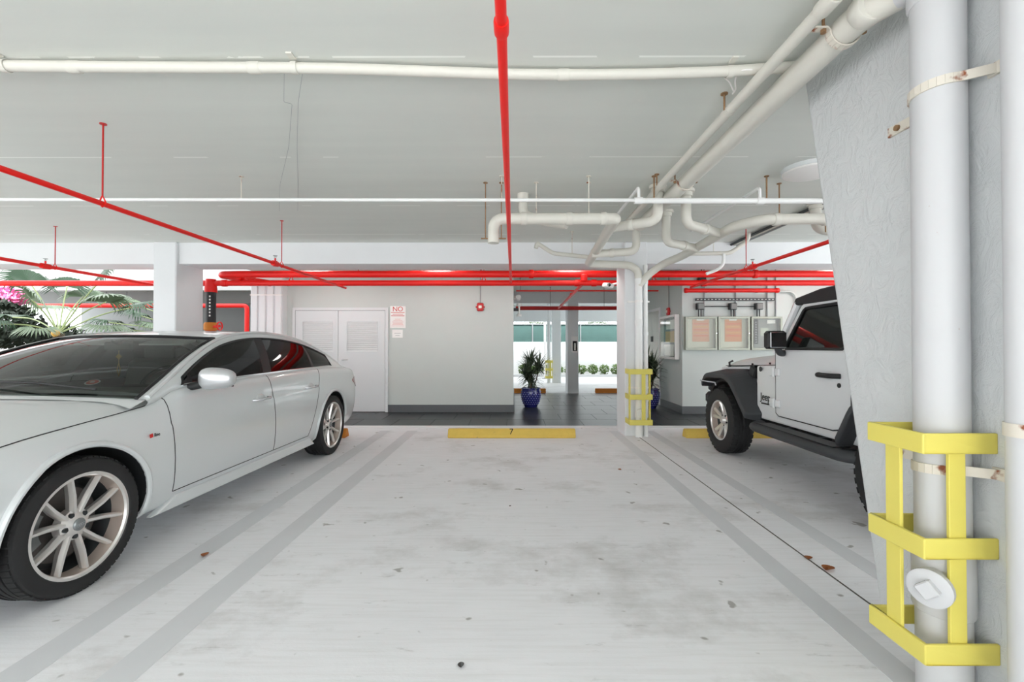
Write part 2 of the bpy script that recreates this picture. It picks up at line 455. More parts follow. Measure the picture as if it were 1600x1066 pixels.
# ceiling slab, open to the sky in front of the garage mouth and over the palm court
ce = MB().bx(-9.5, 9.5, -5.0, 6.77, CEIL, CEIL+.25).bx(-5.0, 9.2, 6.77, 16.2, CEIL, CEIL+.25).build('ceiling', 'ceiling_paint', smooth=False)
struct(ce, 'pale grey painted concrete ceiling slab with board seams', 'ceiling')
ub = MB().bx(-9.5, 9.5, -5.0, 6.77, CEIL+.25, 13.5).bx(-5.0, 9.5, 6.77, 16.2, CEIL+.25, 6.6).build('wall_upper_shade', 'white_paint', smooth=False); struct(ub, 'unseen upper storeys added over the garage slab to shade court and road', 'wall')  # unseen mass, added and sized to keep sun off the palm court and road
bm_ = MB().bx(-9.5, 9.5, 6.30, 6.77, BEAM_B, CEIL).build('beam', 'white_paint', smooth=False); struct(bm_, 'long white ceiling beam running across above the red pipes', 'beam')
for k, y in enumerate((11.95, 16.0)):
    b2 = MB().bx(-5.0 if k == 0 else -5.0, 14, y, y+.3, (2.36, 2.10)[k], CEIL).build('beam', 'column_paint', smooth=False)
    struct(b2, ('grey ceiling beam above the far end of the lobby', 'low grey edge beam along the far open side')[k], 'beam')

# columns
def column(x0, x1, y0, y1, label, m='white_paint', h=CEIL):
    o = MB().bx(x0, x1, y0, y1, -.05, h, bev=.012).build('column', m, smooth=False); return struct(o, label, 'column')
column(1.535, 1.845, 6.256, 6.76, 'white square column carrying drain pipes behind the parking space')
column(-4.96, -4.645, 6.24, 6.80, 'white square column behind the silver car beside the palm', 'column_paint')
xa = P(887, 560, Y=11.9).x
column(xa, xa+.285, 11.9, 12.4, 'grey column with the fire extinguisher box at the back of the lobby', 'column_paint', 2.4)
xb = P(863, 560, Y=15.2).x
farcol = column(xb, xb+.29, 15.2, 15.6, 'farthest grey column beside a small yellow guard', 'column_paint')
column(-4.9, -4.6, 15.2, 15.6, 'far grey column seen behind the black riser', 'column_paint')
column(8.0, 8.3, 6.256, 6.76, 'white square column beyond the white off-road car')

# big flared pier at the right with rough stucco
pier = MB()
X0, X1 = 1.58, 1.93
pier.prism([(.55, -.05), (1.965-.01, -.05), (1.965, 0), (2.463, CEIL), (.20, CEIL)], 'x', X0, X1)
pr = pier.build('column', 'stucco', smooth=False, bevel=.02, bseg=2); struct(pr, 'big white flared stucco pier holding the large drain pipe', 'column')

# lobby walls
wl_ = MB().bx(-4.31, 0.005, Y_WALL, Y_BACK, -.05, CEIL).build('wall_back', 'wall_grey', smooth=False); struct(wl_, 'pale grey wall with the double louvred door', 'wall')
wr_ = MB().bx(X_SIDE, 9.6, Y_WALLR, Y_BACK, -.05, CEIL)
wr_ = wr_.build('wall_right', 'wall_grey', smooth=False); struct(wr_, 'grey wall carrying the glazed notice cabinets', 'wall')
bl = MB().bx(P(604, 640, Y=Y_WALL).x, .02, Y_WALL-.02, Y_WALL, 0, .138).bx(.005, .02, Y_WALL, Y_BACK, 0, .138).build('baseboard_back', 'baseboard_grey', smooth=False); struct(bl, 'dark grey tile baseboard under the pale wall', 'baseboard')
br = MB().bx(X_SIDE-.015, 9.6, Y_WALLR-.02, Y_WALLR, 0, .138).bx(X_SIDE-.015, X_SIDE, Y_WALLR, 9.5, 0, .138).build('baseboard_right', 'baseboard_grey', smooth=False); struct(br, 'dark grey tile baseboard under the notice cabinets', 'baseboard')

# ribbed white metal panel left of the wall
pn = thing('ribbed_panel', 'tall white ribbed metal panel beside the double door wall', 'panel', kind=None)
a = P(391, 436, Y=8.30); b = P(441, 436, Y=8.30)
MB().bx(a.x, b.x, 8.32, 8.8, 0, a.z).build('panel_core', 'white_paint', pn, smooth=False)
nr = 4
for k in range(nr):
    w = (b.x-a.x)/nr; x = a.x + w*k
    MB().box((x+w/2, 8.31, a.z/2-.02), (w-.03, .03, a.z-.05), bev=.01).build('rib', 'white_paint', pn, smooth=False)
MB().bx(a.x-.01, b.x+.01, 8.285, 8.82, a.z-.02, a.z+.03).build('cap_rail', 'sign_white', pn, smooth=False)
zz = P(391, 461, Y=8.3).z
MB().bx(a.x, b.x, 8.29, 8.32, zz-.012, zz+.012).build('cross_rail', 'sign_white', pn, smooth=False)

# double door with louvres
d0 = thing('door_1', 'white double door with louvre vents behind the silver car', 'door', kind='structure')
def D(px, py): return P(px, py, Y=Y_WALL)
fx0, fx1, ft = D(458, 481).x, D(607, 481).x, D(458, 481).z
fr = MB()
fr.bx(fx0, fx0+.05, Y_WALL-.03, Y_WALL+.02, 0, ft).bx(fx1-.05, fx1, Y_WALL-.03, Y_WALL+.02, 0, ft).bx(fx0+.05, fx1-.05, Y_WALL-.03, Y_WALL+.02, ft-.05, ft)
fr.build('door_frame', 'door_paint', d0, smooth=False)
MB().bx(fx0+.05, fx1-.05, Y_WALL-.004, Y_WALL+.01, 0, ft-.05).build('door_gap', 'dark_gap', d0, smooth=False)
xm = D(529, 500).x
for (x0, x1, l0, l1) in ((fx0+.056, xm-.004, 474, 521), (xm+.004, fx1-.056, 543, 591)):
    lx0, lx1 = D(l0, 500).x, D(l1, 500).x; lz1, lz0 = D(500, 503).z, D(500, 549.5).z
    m = MB()
    for bb in ((x0, lx0, .012, ft-.056), (lx1, x1, .012, ft-.056), (lx0, lx1, .012, lz0), (lx0, lx1, lz1, ft-.056)):
        m.bx(bb[0], bb[1], Y_WALL-.022, Y_WALL+.005, bb[2], bb[3])
    leaf = m.build('door_leaf', 'door_paint', d0, smooth=False)
    MB().bx(lx0-.012, lx1+.012, Y_WALL-.027, Y_WALL-.020, lz1, lz1+.014).bx(lx0-.012, lx1+.012, Y_WALL-.027, Y_WALL-.020, lz0-.014, lz0).bx(lx0-.014, lx0, Y_WALL-.027, Y_WALL-.02, lz0, lz1).bx(lx1, lx1+.014, Y_WALL-.027, Y_WALL-.02, lz0, lz1).build('louver_frame', 'door_paint', leaf, smooth=False)
    MB().bx(lx0, lx1, Y_WALL-.005, Y_WALL+.004, lz0, lz1).build('louver_back', 'louver_paint', leaf, smooth=False)
    ns = 15; sm = None
    for k in range(ns):
        z = lz0 + (lz1-lz0)*(k+.5)/ns
        if sm is None:
            o = MB().box((0, 0, 0), (lx1-lx0, .004, (lz1-lz0)/ns*1.25), rot=Matrix.Rotation(math.radians(-35), 3, 'X')).build('louver_slat', 'louver_paint', leaf, smooth=False); sm = o.data
        else:
            o = bpy.data.objects.new('louver_slat', sm); COL.objects.link(o); o.parent = leaf
        o.location = ((lx0+lx1)/2, Y_WALL-.010, z)
hd = D(536, 562)
m = MB().cyl((hd.x, Y_WALL-.022, hd.z), (hd.x, Y_WALL-.07, hd.z), .014).lathe([(0, 0), (.03, 0), (.03, .012), (.012, .02)], (hd.x, Y_WALL-.022, hd.z), 'y', 16)
m.v = [v for v in m.v]; m.tube([(hd.x-.01, Y_WALL-.068, hd.z), (hd.x+.11, Y_WALL-.066, hd.z)], .011, 10)
m.build('door_lever', 'chrome', d0)

# lift opening in the side wall
d2 = thing('door_2', 'steel lift door in a pale frame behind the potted plant', 'door', kind='structure')
y0, y1 = P(1031, 560, X=X_SIDE).y, P(1009, 560, X=X_SIDE).y
zt = P(1028, 486, X=X_SIDE).z
MB().bx(X_SIDE-.02, X_SIDE+.0, y0-.06, y0, 0, zt+.06).bx(X_SIDE-.02, X_SIDE, y1, y1+.06, 0, zt+.06).bx(X_SIDE-.02, X_SIDE, y0, y1, zt, zt+.06).build('door_frame', 'white_paint', d2, smooth=False)
for k in range(2):
    ya = y0+(y1-y0)*k/2
    MB().bx(X_SIDE-.008, X_SIDE, ya+.003, ya+(y1-y0)/2-.003, 0.01, zt).build('door_leaf', 'steel', d2, smooth=False)
lp = P(1018, 530, X=X_SIDE-.02)
MB().bx(X_SIDE-.018, X_SIDE-.006, lp.y-.07, lp.y+.07, lp.z-.06, lp.z+.06).build('door_plate', 'ink_black', d2, smooth=False)

# far side: white boundary wall, mesh fence, planted strip
YB = 18.9
bw = MB().bx(-16, 14, YB, YB+.2, -.1, P(830, 536, Y=YB).z).bx(-16, 14, YB-.02, YB+.22, P(830, 536, Y=YB).z, P(830, 534.6, Y=YB).z).build('wall_boundary', 'sky_white_wall', smooth=False); struct(bw, 'bright white boundary wall across the bright road', 'wall')
fe = thing('mesh_fence', 'tall fence with green privacy mesh above the white boundary wall', 'fence')
ztop = P(830, 507, Y=YB+.1).z; zbot = P(830, 536, Y=YB+.1).z
MB().bx(-16, 14, YB+.09, YB+.11, zbot, ztop).build('privacy_mesh', 'green_mesh', fe, smooth=False)
MB().cyl((-16, YB+.08, ztop), (14, YB+.08, ztop), .025, 10).build('top_rail', 'galv', fe)
for k in range(15):
    MB().cyl((-15.2+2*k, YB+.07, zbot), (-15.2+2*k, YB+.07, ztop+.05), .03, 10).build('fence_post', 'galv', fe)
kb = MB().bx(-16, 14, YB-.75, YB-.6, -.1, .1).build('kerb', 'asphalt', smooth=False); struct(kb, 'low kerb edging the planted strip by the white wall', 'kerb')

# court beyond the left column: pale building face with a beam and low wall
lw = MB().bx(-16, -5.02, 12.4, 12.6, 0, 1.55).bx(-16, -5.02, 12.35, 12.65, 2.75, 3.5).bx(-16, -5.02, 12.65, 17.0, 3.2, 3.5).bx(-16, -5.02, 14.0, 14.3, 2.55, 3.2).build('wall_court', 'wing_grey', smooth=False); struct(lw, 'white low wall and lintel of the wing behind the palm', 'wall')
lw2 = MB().bx(-16, -5.0, 16.8, 17.0, 0, 3.3).build('wall_far', 'wing_grey', smooth=False); struct(lw2, 'pale grey building face far behind the palm', 'wall')
# ================================================================== pipes and services
def pipe(th, pts, r, m, bend=.09, seg=14, name='pipe'):
    return MB().tube(smooth_path(pts, bend), r, seg).build(name, m, th)
def coupling(th, c, d, r, L, m, name='coupling'):
    c = Vector(c); d = Vector(d).normalized()
    return MB().tube([c-d*L/2, c-d*(L/2-.006), c+d*(L/2-.006), c+d*L/2], [r*.94, r, r, r*.94], 16).build(name, m, th)
def rod(th, p, top=CEIL, m='rusty_steel', r=.005, name='hanger_rod'):
    return MB().cyl(p, (p[0], p[1], top), r, 8).lathe([(0, 0), (.02, 0), (.02, -.006), (0, -.006)], (p[0], p[1], top), 'z', 10).build(name, m, th)
def ring(th, c, ax, r, w=.02, m='rust_white', name='pipe_clip'):
    """a flat strap around a pipe, axis 'x','y' or 'z'"""
    return MB().lathe([(r+.001, -w/2), (r+.004, -w/2), (r+.004, w/2), (r+.001, w/2)], c, ax, 18, close=True).build(name, m, th)

# --- red sprinkler mains behind the beam
YM = 7.12
HU = P(600, 428.5, Y=YM).z; HL = P(600, 442.5, Y=YM).z
RU, RL = .055, .044
xl = P(332, 428, Y=YM).x
su = thing('sprinkler_main', 'upper thick red sprinkler main running along behind the white beam', 'pipe', 'red sprinkler mains')
pipe(su, [(xl+.35, YM+1.05, HU), (xl+.05, YM+.05, HU), (xl+.5, YM, HU), (9.4, YM, HU)], RU, 'red_paint', .16)
for px in (830, 1180): coupling(su, (P(px, 428, Y=YM).x, YM, HU), (1, 0, 0), RU+.012, .07, 'red_paint')
for px in (752, 1030, 560): rod(su, (P(px, 428, Y=YM).x, YM, HU), CEIL, 'dark_red_paint', .006)
coupling(su, (xl+.22, YM+.45, HU), (.27, 1, 0), RU+.014, .08, 'red_paint')
sl = thing('sprinkler_main', 'lower red sprinkler main passing the columns under the thick main', 'pipe', 'red sprinkler mains')
pipe(sl, [(-13, YM, HL), (9.4, YM, HL)], RL, 'red_paint')
for px in (351, 902, 928, 1100): coupling(sl, (P(px, 442, Y=YM).x, YM, HL), (1, 0, 0), RL+.01, .08, 'red_paint')
for px in (455, 756, 1022): 
    x = P(px, 442, Y=YM).x
    MB().tube([(x-.03, YM, HL+RL), (x, YM, HL+.12), (x+.03, YM, HL+RL)], .008, 8).build('hanger_loop', 'red_paint', sl)
    rod(sl, (x, YM, HL+.11), CEIL, 'dark_red_paint', .005)
ht = P(912, 442, Y=YM)
MB().tube([(ht.x, YM-.02, HL+.03), (ht.x, YM-.02, HL+.1)], .055, 14).lathe([(0, 0), (.06, 0), (.06, .03), (.03, .05), (0, .05)], (ht.x, YM-.02, HL+.09), 'z', 14).build('tee_fitting', 'red_paint', sl)
# black riser with red grooved couplings
rx = P(329.5, 470, Y=YM).x
rs = thing('black_riser_pipe', 'black standpipe with white lettering and red couplings behind the silver car', 'pipe')
zt_, zb_ = P(330, 455, Y=YM).z, P(330, 506, Y=YM).z
MB().cyl((rx, YM, zb_), (rx, YM, zt_), .072, 20).build('riser', 'black_plastic', rs)
MB().tube([(rx, YM, zt_-.02), (rx, YM, zt_+.02), (rx, YM, HL+.06)], [.088, .088, .07], 18).build('top_coupling', 'red_paint', rs)
MB().tube([(rx, YM, zb_-.11), (rx, YM, zb_-.09), (rx, YM, zb_-.01), (rx, YM, zb_+.02)], [.075, .095, .095, .08], 18).build('valve_body', 'stop_orange', rs)
MB().cyl((rx, YM, 0), (rx, YM, zb_-.1), .072, 18).build('lower_riser', 'red_paint', rs)
MB().cyl((rx+.05, YM-.03, zb_-.05), (rx+.2, YM-.09, zb_-.04), .02, 10).lathe([(.055, -.008), (.07, -.008), (.07, .008), (.055, .008)], (rx+.2, YM-.09, zb_-.04), 'x', 16, close=True).build('hand_wheel', 'red_paint', rs)
for k in range(7):
    z = zt_-.09-.05*k
    MB().box((rx+.028, YM-.0675, z), (.022, .004, .026)).build('printed_mark', 'sign_white', rs, smooth=False)

# --- red branch lines with upright heads
def branch(label, pts, r, heads=(), rods=(), m='red_paint', cps=()):
    th = thing('sprinkler_branch', label, 'pipe', 'red sprinkler branch lines')
    pipe(th, pts, r, m, .03, 12)
    for (x, y, z) in heads:
        MB().tube([(x, y, z-.03), (x, y, z+.028)], .024, 12).tube([(x, y, z+.02), (x, y, z+.06)], .009, 8).build('sprinkler_fitting', m, th)
        MB().lathe([(0, .085), (.022, .085), (.022, .089), (0, .089)], (x, y, z), 'z', 12).tube([(x, y, z+.058), (x-.01, y, z+.072), (x, y, z+.086)], .003, 6).tube([(x, y, z+.058), (x+.01, y, z+.072), (x, y, z+.086)], .003, 6).build('sprinkler_head', 'galv', th)
        MB().tube([(x, y-.05, z), (x, y+.05, z)], r+.012, 12).build('tee_fitting', m, th)
    for (x, y, z) in rods:
        MB().tube([(x-r-.004, y, z), (x-r-.004, y, z+.01), (x, y, z+.055), (x+r+.004, y, z+.01), (x+r+.004, y, z), (x, y, z-r-.004), (x-r-.004, y, z)], .005, 6).build('hanger_loop', m, th)
        rod(th, (x, y, z+.05), CEIL, 'dark_red_paint', .005)
    for (x, y, z) in cps: coupling(th, (x, y, z), (0, 1, 0), r+.007, .06, m)
    return th
xc = -.045*1.0/1.218
branch('long red sprinkler line crossing overhead straight toward the beam', [(-.037, -4.5, 2.23), (-.037, YM, 2.222)], .0172, cps=((-.037, P(783, 42, Z=2.23).y, 2.23), (-.037, 6.35, 2.222)))
XA = -2.654; ZA = 2.15
ya = P(430, 412, X=XA).y; yb = P(160, 318, X=XA).y
branch('red sprinkler line crossing above the silver car with one upright head', [(XA, -4.5, ZA), (XA, 7.19, ZA)], .017, heads=((XA, ya, ZA),), rods=((XA, yb, ZA), (XA, P(440, 415, X=XA).y, ZA)))
XB = -5.5
branch('red sprinkler line at the far left above the palm court', [(XB, -4.5, P(0, 404, X=XB).z), (XB, YM, P(0, 404, X=XB).z)], .020, heads=((XB, P(71, 413, X=XB).y, P(0, 404, X=XB).z),), rods=((XB, P(86, 414, X=XB).y, P(0, 404, X=XB).z),))
XR = 2.78
branch('red sprinkler line slanting above the white off-road car', [(XR, -4.5, ZA), (XR, YM, ZA)], .019, heads=((XR, P(1176, 419, X=XR).y, ZA),), rods=((XR, P(1166, 421, X=XR).y, ZA),))
# link back to the second main over the lobby
YN = 11.1
HN = P(890, 481.7, Y=YN).z
branch('red link pipe running back over the lobby to the far main', [(ht.x, YM, HL), (ht.x, YN, HN)], .026, m='red_paint', cps=((ht.x, 8.6, HL-.01), (ht.x, 10.4, HN+.01)))
s2 = thing('sprinkler_main', 'dark red main across the back of the lobby', 'pipe', 'red sprinkler mains')
pipe(s2, [(.06, YN, HN), (X_SIDE-.01, YN, HN)], .048, 'dark_red_paint')
for px in (944, 860): rod(s2, (P(px, 481, Y=YN).x, YN, HN), CEIL, 'dark_metal')
s3 = thing('sprinkler_main', 'slim red pipe high in the lobby just under the lower main', 'pipe', 'red sprinkler mains')
zz = P(880, 454.5, Y=9.6).z
pipe(s3, [(.06, 9.6, zz), (X_SIDE-.01, 9.6, zz)], .016, 'red_paint'); rod(s3, (P(813, 454, Y=9.6).x, 9.6, zz), CEIL, 'dark_metal'); rod(s3, (2.5, 9.6, zz), CEIL, 'dark_metal')
s4 = thing('sprinkler_main', 'red pipe fixed along the wall above the notice cabinets', 'pipe', 'red sprinkler mains')
zz = P(1140, 454, Y=8.1).z
pipe(s4, [(P(1070, 454, Y=8.1).x, 8.1, zz), (P(1217, 454, Y=8.1).x, 8.1, zz)], .038, 'red_paint')
for px in (1072, 1214): coupling(s4, (P(px, 454, Y=8.1).x, 8.1, zz), (1, 0, 0), .046, .05, 'red_paint')
for px in (1110, 1190): MB().bx(P(px, 454, Y=8.1).x-.015, P(px, 454, Y=8.1).x+.015, 8.13, Y_WALLR, zz-.02, zz+.02).build('pipe_bracket', 'dark_metal', s4, smooth=False)
s5 = thing('sprinkler_main', 'red pipe in the wing behind the palm leaves', 'pipe', 'red sprinkler mains')
zz = P(180, 478, Y=11.6).z
pipe(s5, [(-12.2, 11.6, zz), (P(386, 478, Y=11.6).x, 11.6, zz), (P(386, 478, Y=11.6).x, 11.6, .05)], .055, 'red_paint', .1)
for px in (166, 198): rod(s5, (P(px, 478, Y=11.6).x, 11.6, zz), 2.62, 'dark_metal', .006)

# --- pale ceiling conduit, bowed
c1 = thing('ceiling_conduit', 'sagging pale conduit strapped across the ceiling nearest the camera', 'pipe')
pts = [P(px, py, Z=2.632) for px, py in ((-120, 102), (0, 103), (230, 105), (460, 106), (560, 108), (680, 112), (790, 116), (900, 117), (1020, 115.5), (1130, 112), (1245, 104))]
pts = [V(-9.3, pts[0].y, 2.632)] + pts
pipe(c1, pts, .026, 'beige_pipe', .12)
for px, py in ((8, 103), (461, 106), (1140, 112)):
    c = P(px, py, Z=2.632); ring(c1, c, 'x', .027, .03, 'beige_pipe')
    MB().box((c.x, c.y-.045, 2.665), (.03, .05, .008)).build('strap_foot', 'beige_pipe', c1, smooth=False)
for k, (px, py) in enumerate(((116, 105), (398, 106), (880, 117))): coupling(c1, P(px, py, Z=2.632), (1, 0, 0), .030, .06, 'beige_pipe')
wr = thing('loose_wire', 'thin loose wires dangling under the ceiling conduit', 'wire')
for dx in (-.012, .02):
    q = [P(455+dx*900, 112, Z=2.61), P(452+dx*700, 160, Z=2.655), P(460+dx*300, 162, Z=2.66), P(456+dx*400, 230, Z=2.66), P(448+dx*900, 290, Z=2.662), P(447+dx*900, 330, Z=2.662)]
    MB().tube(smooth_path(q, .1), .0012, 5).build('wire', 'ink_grey', wr)
w2 = thing('loose_wire', 'short white cable tails hanging beside the ceiling conduit', 'wire')
for q in ([(1132, 121), (1140, 128), (1146, 142)], [(1152, 116), (1148, 126), (1150, 140), (1145, 147)], [(1150, 112), (1170, 108), (1190, 112), (1225, 116)]):
    MB().tube(smooth_path([P(a, b, Z=2.62) for a, b in q], .05), .004, 6).build('cable', 'sign_white', w2)

# --- slim white water line
YP = 3.84
w1 = thing('water_line', 'slim white water pipe hung across the whole ceiling', 'pipe')
zz = P(600, 311.5, Y=YP).z
xj = P(992, 314, Y=YP).x
pipe(w1, [(-9.3, YP, zz+.012), (xj, YP, zz-.01)], .0145, 'white_pipe')
pipe(w1, [(xj, YP, zz-.014), (4.2, YP, zz-.022)], .0235, 'white_pipe', name='wide_pipe')
coupling(w1, (xj+.03, YP, zz-.014), (1, 0, 0), .029, .07, 'white_pipe'); coupling(w1, (P(1188, 314, Y=YP).x, YP, zz-.018), (1, 0, 0), .03, .06, 'white_pipe')
for px in (377, 784, 920, -40): rod(w1, (P(px, 310, Y=YP).x, YP, zz), CEIL, 'rust_white', .004)
for px in (1022, 1198): rod(w1, (P(px, 314, Y=YP).x, YP, zz-.02), CEIL, 'rusty_steel', .007)
for px in (998, 1187):
    c = P(px, 312, Y=YP).x; ztop = P(px, 293, Y=YP).z
    pipe(w1, [(c, YP, zz-.02), (c, YP, ztop), (c+.01, YP+1.5, ztop+.01)], .0135, 'white_pipe', .035, name='branch_pipe')

# --- drainage: two long pipes running to the big downpipe
g1 = thing('drain_pipe', 'pale drain pipe slanting along the ceiling beside the thicker one', 'pipe', 'ceiling drain pipes')
H4 = 2.575
X4 = (P(1290, 5, Z=H4).x + P(1060, 262, Z=H4).x)/2
pipe(g1, [(X4+.0, -4.5, H4), (X4, 5.05, H4)], .0275, 'beige_pipe')
coupling(g1, (X4, P(1290, 5, Z=H4).y, H4), (0, 1, 0), .034, .09, 'beige_pipe')
for px, py in ((1124, 172), (1032, 290)):
    y = P(px, py, Z=H4).y; rod(g1, (X4-.032, y, H4), CEIL, 'rusty_steel', .006); ring(g1, (X4, y, H4), 'y', .0275, .025, 'beige_pipe')
g2 = thing('drain_pipe', 'thick pale drain pipe slanting along the ceiling to the big downpipe', 'pipe', 'ceiling drain pipes')
H5 = 2.555
X5 = P(1318, 50, Z=H5).x
pipe(g2, [(X5+.07, 1.67, H5), (X5, 1.80, H5), (X5, 5.0, H5)], .059, 'beige_pipe')
coupling(g2, (X5, 1.78, H5), (0, 1, 0), .064, .06, 'beige_pipe')
for px, py in ((1312, 50), (1072, 285)):
    y = P(px, py, Z=H5).y
    pts = [(X5-.135, y, H5+.012), (X5-.075, y, H5+.012)] + [(X5+.065*math.cos(a), y, H5+.065*math.sin(a)) for a in [PI+PI*k/10 for k in range(11)]] + [(X5+.075, y, H5+.012), (X5+.105, y, H5+.012)]
    m = MB(); 
    for i in range(len(pts)-1):
        pa, pb = Vector(pts[i]), Vector(pts[i+1]); d = (pb-pa); nn = Vector((-d.z, 0, d.x)).normalized()*.003; w = Vector((0, .016, 0))
        m.add([pa-w-nn, pa+w-nn, pb+w-nn, pb-w-nn, pa-w+nn, pa+w+nn, pb+w+nn, pb-w+nn], [(0, 1, 2, 3), (4, 7, 6, 5), (0, 3, 7, 4), (1, 5, 6, 2), (0, 4, 5, 1), (3, 2, 6, 7)])
    m.build('strap_hanger', 'rust_white', g2, smooth=False)
    rod(g2, (X5-.085, y, H5), CEIL, 'rusty_steel', .006); rod(g2, (X5+.085, y, H5), CEIL, 'rusty_steel', .006)
    MB().cyl((X5-.085, y, H5-.005), (X5-.085, y, H5+.022), .012, 6).cyl((X5+.085, y, H5-.005), (X5+.085, y, H5+.022), .012, 6).build('hanger_nut', 'rusty_steel', g2)

# the cluster that gathers to the far column
HD = 2.35
def Q(px, py, H=HD): return P(px, py, Z=H)
g3 = thing('drain_pipe', 'pale drain pipe with a hooked end leading from the middle ceiling to the column', 'pipe', 'ceiling drain pipes')
a = Q(771, 342); b = Q(962, 342); c = Q(926, 402); e = P(972, 406, Y=6.0); YF = 6.19
XV = P(998, 500, Y=YF).x
path3 = [(a.x, a.y, 2.135), (a.x, a.y, HD), (b.x, a.y, HD), (b.x, a.y+.05, HD), (c.x, c.y+.35, HD-.02), (XV-.12, YF-.02, HD-.02), (XV, YF, HD-.1), (XV, YF, HD-.25)]
pipe(g3, path3, .050, 'beige_pipe', .10, 16)
for f in (.25, .62, .9): coupling(g3, (a.x+(b.x-a.x)*f, a.y, HD), (1, 0, 0), .057, .05, 'beige_pipe')
coupling(g3, (c.x-.02, c.y-.3, HD), (0, 1, 0), .057, .06, 'beige_pipe')
for dx in (-.07, .07):
    rod(g3, (a.x+dx, a.y, 2.175), CEIL, 'rusty_steel', .005)
MB().bx(a.x-.11, a.x+.11, a.y-.008, a.y+.008, 2.172, 2.18).build('hanger_bar', 'rusty_steel', g3, smooth=False)
for px in (838, 920): rod(g3, (Q(px, 342).x, a.y, HD+.05), CEIL, 'rust_white', .004)
st = Q(820, 325); MB().cyl((st.x, a.y+.3, CEIL), (st.x, a.y+.3, CEIL-.09), .055, 16).tube(smooth_path([(st.x, a.y+.3, CEIL-.05), (st.x, a.y+.3, HD+.12), (st.x+.2, a.y+.3, HD+.06), (st.x+.4, a.y+.18, HD)], .08), .045, 14).build('drop_pipe', 'beige_pipe', g3)
# branches into it
def stub(th, top, mids, r, m='beige_pipe', flange=True):
    pts = [(top[0], top[1], CEIL)] + mids
    pipe(th, pts, r, m, .09, 14, 'branch_pipe')
    if flange: MB().lathe([(r+.03, -.004), (r+.03, -.03), (r+.012, -.035), (r+.012, -.07), (r, -.07)], (top[0], top[1], CEIL), 'z', 18).build('ceiling_collar', m, th)
    d = Vector(mids[-1])-Vector(mids[-2]); q = Vector(mids[-2])+d*.55; coupling(th, q, d, r+.008, .05, m)
xq = b.x
b1 = Q(1028, 345); stub(g3, (b1.x, b1.y), [(b1.x, b1.y, HD), (xq+.02, b1.y+.25, HD)], .045)
b2 = Q(1006, 378); stub(g3, (b2.x, b2.y+.3), [(b2.x, b2.y+.3, HD-.04), (xq+.03, b2.y+.45, HD-.04)], .045)
g4 = thing('drain_pipe', 'slim pale waste pipe stepping down from a capped stub to the cluster', 'pipe', 'ceiling drain pipes')
a4 = P(838, 380, Y=5.7)
pipe(g4, [(a4.x-.005, 5.7, P(838, 388, Y=5.7).z), (a4.x+.01, 5.7, a4.z), (P(864, 396, Y=5.7).x, 5.7, P(864, 396, Y=5.7).z), (c.x+.01, 5.7, HD-.01)], .026, 'beige_pipe', .05)
rod(g4, (P(894, 396, Y=5.7).x, 5.7, HD), CEIL, 'rust_white', .004)
g5 = thing('drain_pipe', 'pale drain pipe leading from the ceiling above the off-road car to the column', 'pipe', 'ceiling drain pipes')
r0 = Q(1330, 341); r1 = Q(1184, 343); r2 = Q(1064, 401)
XV2 = XV+.055
pipe(g5, [(r0.x+.3, r0.y, HD), (r1.x+.05, r1.y, HD), (r1.x-.10, r1.y+.25, HD), (r2.x, r2.y, HD), (XV2+.22, YF-.14, HD-.03), (XV2+.05, YF-.02, HD-.17), (XV, YF, HD-.30)], .048, 'beige_pipe', .12, 16)
for f in (.2, .75): coupling(g5, (r1.x+(r0.x-r1.x)*f, r1.y, HD), (1, 0, 0), .056, .05, 'beige_pipe')
rod(g5, (Q(1222, 341).x, r1.y, HD), CEIL, 'rusty_steel', .006); ring(g5, (Q(1222, 341).x, r1.y, HD), 'x', .049, .03, 'beige_pipe')
b3 = Q(1072, 350); stub(g5, (b3.x, b3.y), [(b3.x, b3.y, HD), (r1.x-.11, b3.y+.35, HD)], .045)
b4 = Q(1046, 372); stub(g5, (b4.x, b4.y+.1), [(b4.x, b4.y+.1, HD-.02), (r1.x-.07, b4.y+.45, HD-.01)], .045)
b5 = Q(1275, 366); stub(g5, (b5.x, b5.y), [(b5.x, b5.y, HD+.06), (b5.x+.25, b5.y+.02, HD+.02), (b5.x+.5, b5.y-.1, HD)], .05)
rod(g5, (b5.x+.04, b5.y-.08, HD), CEIL, 'rusty_steel', .006)
g6 = thing('drain_pipe', 'slim pale waste pipe with a dropped tail beside the column cluster', 'pipe', 'ceiling drain pipes')
pp = [P(x, y, Y=5.75) for x, y in ((1168, 377), (1140, 396), (1070, 396.5))]
pipe(g6, [(pp[0].x+.02, 5.75, CEIL), pp[0], pp[1], pp[2]], .026, 'beige_pipe', .06)
q = [P(x, y, Y=5.72) for x, y in ((1131, 397), (1130, 414), (1122, 421), (1104, 428))]
pipe(g6, q, .020, 'white_pipe', .06, name='tail_pipe')
rod(g6, (P(1115, 396, Y=5.75).x, 5.75, pp[1].z), CEIL, 'rust_white', .004)
cb = thing('cable_bundle', 'dark flat cable bundle running along the ceiling above the off-road car', 'cable')
ca, cc = P(1284, 319, Z=2.64), P(1131, 388, Z=2.64)
for k in range(3):
    MB().tube(smooth_path([(ca.x+.06*k+.1, 3.2, 2.645), (ca.x+.05*k, ca.y, 2.645), (cc.x+.045*k, cc.y-.3, 2.645), (cc.x-.05+.03*k, cc.y, 2.60)], .2), .016 if k < 2 else .022, 8).build('cable', ('dark_metal', 'beige_pipe', 'galv')[k], cb)

